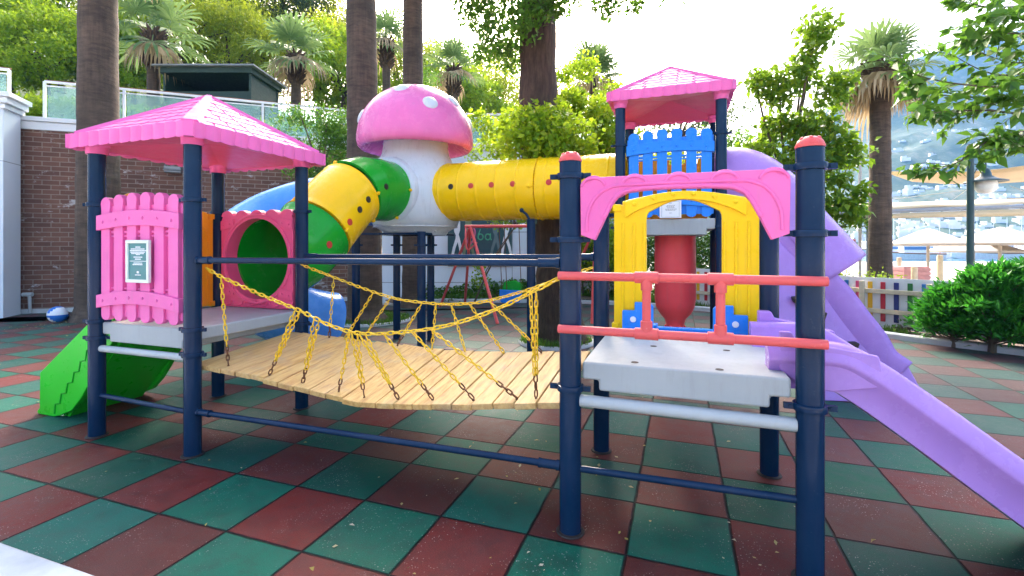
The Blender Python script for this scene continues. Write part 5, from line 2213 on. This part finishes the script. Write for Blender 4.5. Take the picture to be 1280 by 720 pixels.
# ---------------- mountain across the bay
g = MB()
vs, fs = [], []
NU, NV = 90, 34
from mathutils import noise as mn
CREST = [(400, 20), (640, 40), (800, 60), (930, 110), (1030, 170), (1120, 235), (1200, 262), (1290, 275), (1500, 300), (1900, 230), (2600, 120)]
for i in range(NU):
    u_ = 400 + (2600 - 400) * i / (NU - 1)
    cr = float(np.interp(u_, [a for a, _ in CREST], [b for _, b in CREST]))
    for j in range(NV):
        f = j / (NV - 1)
        d_ = 210 + 480 * f
        p = at(u_, 306, d_)
        h_ = -2 + cr * d_ / 598 * (f ** .85) * 1.0
        nz = mn.fractal(V((p.x * .011, p.y * .011, 0)), 1.0, 2.0, 6)
        h_ += nz * 16 * min(1, f * 3)
        vs.append((p.x, p.y, h_ if j else -2.5))
for i in range(NU - 1):
    for j in range(NV - 1):
        fs.append((i * NV + j, (i + 1) * NV + j, (i + 1) * NV + j + 1, i * NV + j + 1))
g.add(vs, fs)
mo = struct('mountain', g, 'mountain', smooth=180)
MV = vs


def mountain_z(u, d):
    i = (u - 400) / 2200 * (NU - 1)
    j = (d - 210) / 480 * (NV - 1)
    i0, j0 = int(max(0, min(NU - 2, i))), int(max(0, min(NV - 2, j)))
    fi, fj = i - i0, j - j0
    z = lambda a, b: MV[a * NV + b][2]
    return (z(i0, j0) * (1 - fi) * (1 - fj) + z(i0 + 1, j0) * fi * (1 - fj) + z(i0, j0 + 1) * (1 - fi) * fj + z(i0 + 1, j0 + 1) * fi * fj)


def make_villa(kind):
    t = thing('hillside_villa', (0, 0, 0), 'x', 'house', 'white villas on the mountainside')
    q = MB()
    if kind == 0:
        q.box((0, 0, 1.2), (11, 8, 5.2))
        q.box((-2, .8, 5.2), (6, 6, 3.0))
    else:
        q.box((0, 0, 1.0), (17, 7, 4.6))
        q.box((3, .6, 4.4), (8, 5.4, 2.6))
    q.build('wall', M['villa'], t)
    return t


vp = [make_villa(0), make_villa(1)]
used_v = [False, False]
vs_ = []
for i in range(130):
    r_ = random.random()
    if r_ < .42:
        u, d = random.uniform(1120, 1285), random.uniform(250, 300)
    elif r_ < .72:
        u, d = random.uniform(1060, 1290), random.uniform(225, 262)
    else:
        u, d = random.uniform(1060, 1290), random.uniform(300, 460)
    vs_.append((u, d))
for i in range(16):
    vs_.append((1128 + (i % 9) * 9 + random.uniform(-3, 3), 352 + (i // 9) * 22 + random.uniform(-6, 6)))
for i, (u, d) in enumerate(vs_):
    k = random.randrange(2)
    o = vp[k] if not used_v[k] else copy_tree(vp[k])
    used_v[k] = True
    o.location = gxy(u, d, mountain_z(u, d) - .3)
    o.rotation_euler = (0, 0, YAW + R(random.uniform(-30, 10)))
    s_ = random.uniform(.28, .6)
    o.scale = (s_, s_, s_)
    o['label'] = 'small white villa among many on the hazy mountainside' if k == 0 else 'long low white villa on the hazy mountainside'

# ================================================================== PLANTS
# three bare palm trunks whose crowns stand above the picture
fan_palm('fan_palm', (-9.30, 3.95, 0), 8.6, .375, .315, 'stout bare palm trunk in front of the brick wall, left of the pink roofed tower', n=20, L=1.0, fan=1.1, skirt=8, nleaf=14)
fan_palm('fan_palm', (-4.02, 5.45, 0), 9.5, .33, .265, 'grey palm trunk rising just left of the mushroom cap', n=20, L=1.0, fan=1.1, skirt=8, nleaf=14, bulge=1.3, lean=(-.15, .0))
fan_palm('fan_palm', (-4.35, 7.75, 0), 9.5, .26, .235, 'slimmer grey palm trunk rising behind the mushroom cap', n=20, L=1.0, fan=1.1, skirt=8, nleaf=14)
# terrace palms
for u, v, d, zr, h_, s_, lb_ in ((192, 40, 17, .2, None, 1.35, 'fan palm with full green crown on the terrace left of the kiosk'), (370, 68, 21, .2, None, 1.35, 'drooping fan palm on the terrace right of the kiosk'), (483, 50, 22, .18, None, 1.1, 'fan palm between the two grey trunks, behind the mushroom'), (567, 85, 22, .18, None, 1.1, 'fan palm right of the mushroom cap against the bright sky')):
    p = at(u, v, d)
    b = V((p.x, p.y, 5.8))
    fan_palm('fan_palm', b, p.z - b.z, zr, zr, lb_, n=19, L=.75 * s_, fan=.85 * s_, skirt=3, husk=1.3, lo=-42, nleaf=16, group='fan palms on the terrace')
p = at(742, 95, 14)
fan_palm('fan_palm', (p.x, p.y, 0), p.z, .16, .14, 'dark hazy fan palm in the glow left of the tallest tower', n=20, L=.5, fan=.8, skirt=4, lo=-25, nleaf=18)
p = at(1108, 88, 11)
fan_palm('fan_palm', (p.x - .12, p.y, 0), p.z, .24, .20, 'palm with shaggy dead skirt standing beside the lamp post and hedge', n=26, L=.70, fan=.72, skirt=15, lo=-48, nleaf=18, husk=.2)

# great rough tree behind the yellow tunnel
tr = thing('shade_tree', (-.05, 4.75, 0), 'great rough-barked shade tree rising behind the yellow tunnel', 'tree')
mb = MB()
trunk = smoothpath([(.04, 4.80, -.05), (.0, 4.78, .5), (-.05, 4.76, 1.5), (-.25, 4.72, 2.6), (-.31, 4.70, 4.0), (-.31, 4.70, 6.0), (-.28, 4.75, 7.2), (-.2, 4.85, 9.0)], 7)
k = len(trunk)
mb.tube(trunk, [float(np.interp(i / (k - 1), [0, .06, .2, .45, .7, 1], [.46, .37, .33, .31, .26, .18])) * (1 + .05 * math.sin(i * 1.9)) for i in range(k)], 22)
cl = []
for u, v, d, r_ in ((600, 20, 7.4, .28), (625, 45, 7.2, .32), (655, 25, 6.6, .25), (640, 70, 7.6, .26), (605, 65, 8, .22), (690, 12, 6.8, .18), (590, -20, 7, .4), (640, -30, 6.5, .5), (700, -40, 6.5, .5), (760, 8, 6.2, .16), (795, 4, 6.4, .12), (740, -40, 6, .35), (560, -60, 7, .5), (830, -50, 6, .4)):
    p = at(u, v, d)
    cl.append((p, r_))
up_c = crown_clumps((-.2, 4.85, 9.0), (2.4, 2.4, 1.3), 22)
limbs(mb, V(trunk[-8]), [p for p, _ in cl], .07, .008)
limbs(mb, V(trunk[-2]), [V(p) for p in up_c[::2]], .09, .012)
mb.build('trunk', M['bark'], tr, smooth=60)
pts = clump_points([p for p, _ in cl], [r * 1.12 for _, r in cl], 5200, .8)
pts2 = clump_points(up_c, np.full(len(up_c), .6), 700, .8)
v, q = leaf_mesh(np.concatenate([pts, pts2]), .075, .6)
npmesh('crown', v, q, M['leaf_mid'], tr)

# yellow-green foliage behind the yellow tunnel
def P(*l):
    return [tuple(at(u, v, d)) for u, v, d in l]


tree('young_tree', gxy(700, 8.2), 'bright green young tree with spreading low crown behind the yellow tunnel', 'tree', tuple(at(715, 168, 8.4)), (1.05, .7, .6), 34, .25, 3600, .085, 'leaf_bright', .06, 'twig', extra=P((665, 172, 6.5), (690, 165, 6.45), (650, 182, 6.6), (705, 182, 6.5), (675, 150, 6.6), (640, 168, 6.8), (720, 168, 6.8), (655, 150, 6.8), (700, 145, 7.0), (690, 188, 6.4), (730, 185, 6.6), (620, 165, 8.6), (600, 150, 8.8), (640, 150, 8.2), (660, 140, 8), (690, 125, 8.6), (720, 118, 9), (745, 150, 8.6), (755, 180, 8.4), (625, 190, 8.8), (610, 178, 9.2), (670, 172, 7.4), (700, 180, 7.5), (735, 205, 8.5), (755, 215, 8.5), (765, 120, 9.5), (705, 95, 10), (730, 85, 10)), aspect=.65)
tree('young_tree', gxy(590, 11.8), 'slim leafy sapling in front of the white wall beside the mural', 'tree', tuple(at(645, 275, 11.5)), (.5, .3, .25), 5, .2, 2400, .08, 'leaf_bright', .025, 'twig', extra=P((590, 190, 11.6), (605, 205, 11.6), (620, 215, 11.6), (600, 335, 12.2), (601, 350, 12.2)), aspect=.65)
# broadleaf tree right of the tall tower
ext = P((960, 105, 7.6), (975, 120, 7.5), (990, 95, 7.5), (1005, 75, 7.4), (1018, 50, 7.3), (1024, 30, 7.3), (1010, 100, 7.6), (985, 150, 7.6), (960, 160, 7.8), (945, 190, 7.8), (1000, 180, 7.5), (1020, 150, 7.4), (1040, 120, 7.3), (1050, 100, 7.3), (1045, 170, 7.2), (1062, 190, 7.2), (1035, 200, 7.2), (1050, 225, 7.0), (1040, 255, 6.9), (1060, 262, 6.9), (1075, 240, 6.8), (930, 215, 8), (950, 235, 7.9), (975, 215, 7.8), (1000, 230, 7.7), (985, 260, 7.8), (945, 100, 7.8), (1015, 280, 7.5))
tree('broadleaf_tree', gxy(985, 8.2), 'glossy broadleaf tree with reaching sprays, right of the tallest tower', 'tree', tuple(at(985, 205, 7.9)), (.7, .5, .75), 14, .21, 3300, .12, 'leaf_ficus', .06, 'twig', extra=ext, aspect=.52, nl=22)
# overhanging branch at the right edge
ob_ = thing('overhanging_tree', gxy(1475, 4.3), 'near tree reaching thin leafy sprays in from the right edge', 'tree')
mb = MB()
tb = gxy(1475, 4.3)
tt_ = at(1430, 60, 4.3)
mb.tube(smoothpath([tb - V((0, 0, .1)), tb.lerp(tt_, .5) + V((.05, 0, 0)), tt_, at(1400, -120, 4.4)], 6), [.14] * 6 + [.12] * 6 + [.09] * 7, 10)
sprays = [[(1430, 30, 4.3), (1300, 10, 4.2), (1230, 8, 4.1), (1190, -6, 4.1)], [(1430, 60, 4.3), (1310, 45, 4.1), (1250, 42, 4.0), (1198, 52, 4.0)], [(1430, 70, 4.3), (1320, 75, 4.2), (1265, 78, 4.2), (1215, 62, 4.1)], [(1430, 90, 4.3), (1310, 90, 4.4), (1240, 92, 4.4), (1175, 60, 4.5)], [(1430, 100, 4.3), (1300, 104, 4.1), (1230, 108, 4.0), (1150, 95, 4.0), (1125, 72, 4.0)], [(1430, 110, 4.3), (1310, 120, 4.3), (1230, 122, 4.2), (1170, 118, 4.2), (1130, 112, 4.2)],
          [(1430, 130, 4.3), (1300, 142, 4.2), (1230, 138, 4.1), (1178, 140, 4.1), (1135, 148, 4.0)], [(1430, 150, 4.3), (1310, 165, 4.1), (1262, 168, 4.1), (1234, 172, 4.1)], [(1430, 150, 4.3), (1320, 160, 4.2), (1245, 172, 4.1), (1196, 203, 4.1), (1156, 214, 4.1)], [(1430, 160, 4.3), (1340, 186, 4.3), (1290, 184, 4.3), (1268, 180, 4.3)], [(1430, 20, 4.3), (1330, -10, 4.3), (1260, -12, 4.3)], [(1430, 60, 4.3), (1340, 60, 4.0), (1280, 25, 3.9), (1240, 20, 3.9)], [(1430, 60, 4.3), (1330, 110, 4.0), (1285, 132, 3.9), (1262, 118, 3.9)]]
ptl, dirl = [], []
for sp in sprays:
    c = smoothpath([at(*s) for s in sp], 10)
    k = len(c)
    mb.tube(c, [.013 - .011 * i / (k - 1) for i in range(k)], 6)

    def leafy(curve, i0):
        kk = len(curve)
        for i in range(i0, kk):
            t = (curve[min(i + 1, kk - 1)] - curve[max(i - 1, 0)]).normalized()
            for s in (-1, 1):
                if random.random() < .15:
                    continue
                sd3 = t.cross(V((0, 0, 1))).normalized() * s
                p = curve[i].lerp(curve[min(i + 1, kk - 1)], random.random())
                ptl.append(tuple(p + V((0, 0, random.uniform(-.02, .015)))))
                dirl.append(tuple((t * random.uniform(.3, 1) + sd3 * random.uniform(.4, 1) + V((0, 0, random.uniform(-.55, .2)))).normalized()))

    leafy(c, int(k * .3))
    for f in (.38, .5, .62, .72, .8, .9):
        i = int(f * (k - 1))
        t = (c[min(i + 1, k - 1)] - c[max(i - 1, 0)]).normalized()
        sd3 = t.cross(V((0, 0, 1))).normalized() * random.choice((-1, 1))
        ln3 = random.uniform(.16, .34)
        e3 = c[i] + (t * .8 + sd3 * random.uniform(.2, .9) + V((0, 0, random.uniform(-.6, .35)))).normalized() * ln3
        tw = smoothpath([c[i], c[i].lerp(e3, .5) + V((0, 0, .02)), e3], 4)
        mb.tube(tw, [.004 - .0026 * q_ / (len(tw) - 1) for q_ in range(len(tw))], 5)
        leafy(tw, 1)
mb.build('trunk', M['twig'], ob_, smooth=60)
v, q = leaf_mesh(np.array(ptl), .10, .52, droop=.22, upbias=.9, jitter=.45, dirs=np.array(dirl))
npmesh('crown', v, q, M['leaf_mid'], ob_)

# shrubs in front of the walls
tree('feathery_shrub', at(385, 306, 10.6) * 1 - V((0, 0, at(385, 306, 10.6).z)), 'tall feathery green shrub in front of the brick wall right of the pink roof', 'shrub', tuple(at(398, 190, 10.6)), (.95, .5, 1.1), 34, .30, 1500, .11, 'leaf_mid', .05, 'twig', extra=P((372, 145, 10.8), (360, 150, 10.8), (395, 150, 10.6), (420, 165, 10.5), (425, 200, 10.4), (385, 220, 10.4), (400, 235, 10.3), (430, 150, 10.8), (535, 100, 12.5), (520, 95, 12.5)), aspect=.3)
# dense greenery behind the tall tower and the far fence
def bush(u, d, zc, rx, rz, mat, label, n=16, per=900, leaf=.1, name='garden_shrub', cat='shrub', group='shrubs beyond the playground fence', aspect=.6):
    b = gxy(u, d)
    return tree(name, b, label, cat, (b.x, b.y, zc), (rx, rx * .7, rz), n, rx * .34, per / max(.2, rx), leaf, mat, .05, 'twig', group=group, aspect=aspect, nl=6)


bush(800, 13.5, 3.2, 1.3, 1.5, 'leaf_bright', 'tall bright shrub seen left of the blue picket panel', 26, 1500)
bush(850, 15, 3.6, 1.3, 1.3, 'leaf_yellow', 'yellow-green shrub seen above the blue picket panel', 22, 1400)
bush(905, 14, 3.4, 1.4, 1.6, 'leaf_mid', 'mid-green shrub seen right of the blue picket panel', 26, 1500)
bush(960, 13.5, 2.8, 1.3, 1.6, 'leaf_bright', 'bright shrub behind the coral-domed post nearest the camera', 24, 1400)
bush(740, 12.6, 1.6, .9, 1.2, 'leaf_bright', 'bright shrub between the great tree and the yellow doorway', 18, 1300)
bush(1045, 13, 2.6, .9, 1.4, 'leaf_mid', 'mid-green shrub left of the right-hand palm trunk', 14, 1300)
tree('hazy_tree', gxy(870, 34), 'distant pale tree seen between the roof and blue panel of the tallest tower', 'tree', tuple(at(850, 150, 34)), (4.5, 3, 2.5), 30, 1.0, 80, .3, 'leaf_pine', .25)
# clipped hedges
def hedge(u0, d0, u1, d1, h_, wd, label, mat, per, leaf, name='clipped_hedge', group=None, z0=0, aspect=.4):
    a, b = gxy(u0, d0), gxy(u1, d1)
    t = thing(name, a.lerp(b, .5), label, 'hedge', group)
    ln_ = (b - a).length
    d = (b - a).normalized()
    n_ = V((-d.y, d.x, 0))
    k = int(per * ln_)
    s = rng.uniform(0, ln_, k)
    ang = rng.uniform(0, PI, k)
    rr = rng.uniform(.6, 1.06, k) ** .5 + .05 * np.sin(s * 9)
    o = np.cos(ang) * rr * wd / 2
    z = z0 + (h_ - z0) * (.05 + .95 * np.abs(np.sin(ang)) ** .45 * rr * rng.uniform(.15, 1, k) ** .35)
    pts = np.array(a)[None] + s[:, None] * np.array(d)[None] + o[:, None] * np.array(n_)[None]
    pts[:, 2] = z
    v, q = leaf_mesh(pts, leaf, aspect, droop=-.35)
    npmesh('foliage', v, q, M[mat], t)
    mb = MB()
    for i in range(max(2, int(ln_ / .5))):
        p = a.lerp(b, (i + .5) / max(2, int(ln_ / .5))) + V((0, 0, z0))
        mb.tube([p, p + V((random.uniform(-.08, .08), random.uniform(-.05, .05), (h_ - z0) * .45)), p + V((random.uniform(-.15, .15), 0, (h_ - z0) * .8))], [.03, .02, .008], 6)
    mb.build('stem', M['twig'], t)
    return t


hedge(690, 12.9, 905, 12.5, 2.1, .8, 'clipped green hedge behind the yellow doorway and punch bag', 'leaf_mid', 5200, .08)
hedge(900, 11.4, 1130, 9.1, .98, .5, 'low light-green hedge running behind the rainbow fence', 'leaf_bright', 2600, .065)
hedge(-60, 11.6, 420, 15.6, 5.35, .9, 'leafy hedge on the terrace behind the glass balustrade', 'leaf_bright', 2300, .12, name='terrace_hedge', z0=4.25)
# conifer bushes in front of the fence at the right
def conifer(u, d, h_, r, label, n=2400):
    b = gxy(u, d)
    t = thing('conifer_bush', b, label, 'bush', 'conifer bushes along the kerb')
    mb = MB()
    tips, dirs = [], []
    nb = 74
    for i in range(nb):
        a = i * 2.39996
        f = (i + .5) / nb
        z = .12 + (h_ - .2) * f
        rr = r * (1.0 - .55 * f ** 1.6) * random.uniform(.62, 1.22)
        d_ = V((math.cos(a), math.sin(a), .45 + .9 * f)).normalized()
        o = b + V((0, 0, z * .75))
        e = o + d_ * rr
        mb.tube([o, o.lerp(e, .5) - V((0, 0, .03)), e], [.014, .009, .003], 5)
        k = int(n / nb)
        for j in range(k):
            s = random.random() ** .6
            side = V((random.gauss(0, 1), random.gauss(0, 1), random.gauss(0, .5)))
            p = o.lerp(e, .25 + .8 * s) + side * (.045 + .06 * (1 - s))
            tips.append(tuple(p))
            dirs.append(tuple((d_ + side * .35 + V((0, 0, .25))).normalized()))
    mb.tube([b, b + V((.03, 0, h_ * .5)), b + V((0, 0, h_ * .85))], [.05, .035, .01], 8)
    mb.build('trunk', M['twig'], t)
    v, q = leaf_mesh(np.array(tips), .11, .32, droop=-.1, dirs=np.array(dirs))
    npmesh('foliage', v, q, M['leaf_hedge'], t)
    return t


conifer(1192, 7.05, 1.04, .45, 'dense green conifer bush at the left end of the row by the kerb', 6000)
conifer(1240, 6.7, 1.40, .58, 'tallest green conifer bush, below the lamp post', 8000)
conifer(1305, 6.4, 1.45, .6, 'green conifer bush cut by the right edge beside the kerb', 8000)
bush(1128, 7.9, .16, .16, .10, 'leaf_mid', 'tiny leafy plant at the foot of the rainbow fence', 8, 500, .07, 'low_plant', 'plant', None)

# wooded hillside
def hill_z(d_, side=1):
    return WALL_H - .3 + side * max(0, d_ - 19) * .40


kinds = [('pine_tree', 'leaf_yellow', 'sunlit yellow-green pine on the wooded hillside', .22, .28), ('pine_tree', 'leaf_pine', 'dark pine on the wooded hillside', .22, .28), ('hill_tree', 'leaf_bright', 'bright green tree on the wooded hillside', .24, .5)]
protos = []
for nm, mt_, lb_, lf, asp in kinds:
    o = tree(nm, (0, 0, 0), lb_, 'tree', (0, 0, 4.2), (2.3, 2.3, 2.6), 44, .75, 300, lf, mt_, .2, group='trees on the wooded hillside', aspect=asp, nl=14)
    protos.append([o, False])
hs = [(-40, 60, 22, 0), (15, 45, 23, 2), (60, 62, 22, 2), (118, 66, 24, 2), (20, -20, 30, 1), (75, 10, 28, 2), (140, 15, 30, 0), (165, 60, 26, 2), (230, 40, 27, 0), (215, -10, 34, 1), (262, 20, 31, 0), (300, 8, 33, 0), (285, 60, 28, 0), (330, 30, 36, 1), (330, 72, 30, 0), (352, 10, 38, 0), (395, 40, 36, 1), (420, 20, 40, 0), (400, 80, 32, 0), (430, 85, 30, 2), (462, 70, 38, 0), (500, 95, 36, 0), (540, 100, 40, 0), (545, 120, 34, 2), (590, 125, 40, 0), (625, 112, 44, 0), (600, 140, 36, 2), (-90, 20, 26, 1), (-120, 60, 24, 2)]
for i, (u, v, d, k) in enumerate(hs):
    o0, used = protos[k]
    o = o0 if not used else copy_tree(o0)
    protos[k][1] = True
    p = at(u, v, d)
    s_ = d / 24 * random.uniform(.78, .98)
    b = V((p.x, p.y, p.z - 4.3 * s_))
    o.location = b
    o.rotation_euler = (0, 0, random.uniform(0, 6.28))
    o.scale = (s_ * random.uniform(.9, 1.1), s_, s_)
HL = {0: ['sunlit yellow-green pine', 'dark pine', 'bright green tree']}
spots_words = []

# ---------------- air
hz = MB()
lo_, hi_ = V((-130, -130, -3.6)), V((1000, 1000, 345))
hz.box((lo_ + hi_) / 2, hi_ - lo_)
ho = hz.build('haze', None, None, smooth=0)
mh = bpy.data.materials.new('air_haze')
mh.use_nodes = True
mh.node_tree.nodes.clear()
po = mh.node_tree.nodes.new('ShaderNodeOutputMaterial')
pv_ = mh.node_tree.nodes.new('ShaderNodeVolumePrincipled')
pv_.inputs['Color'].default_value = (.20, .48, 1.0, 1)
pv_.inputs['Density'].default_value = 0.0003
pv_.inputs['Anisotropy'].default_value = 0
mh.node_tree.links.new(pv_.outputs[0], po.inputs['Volume'])
ho.data.materials.append(mh)
setp(ho, kind='stuff')
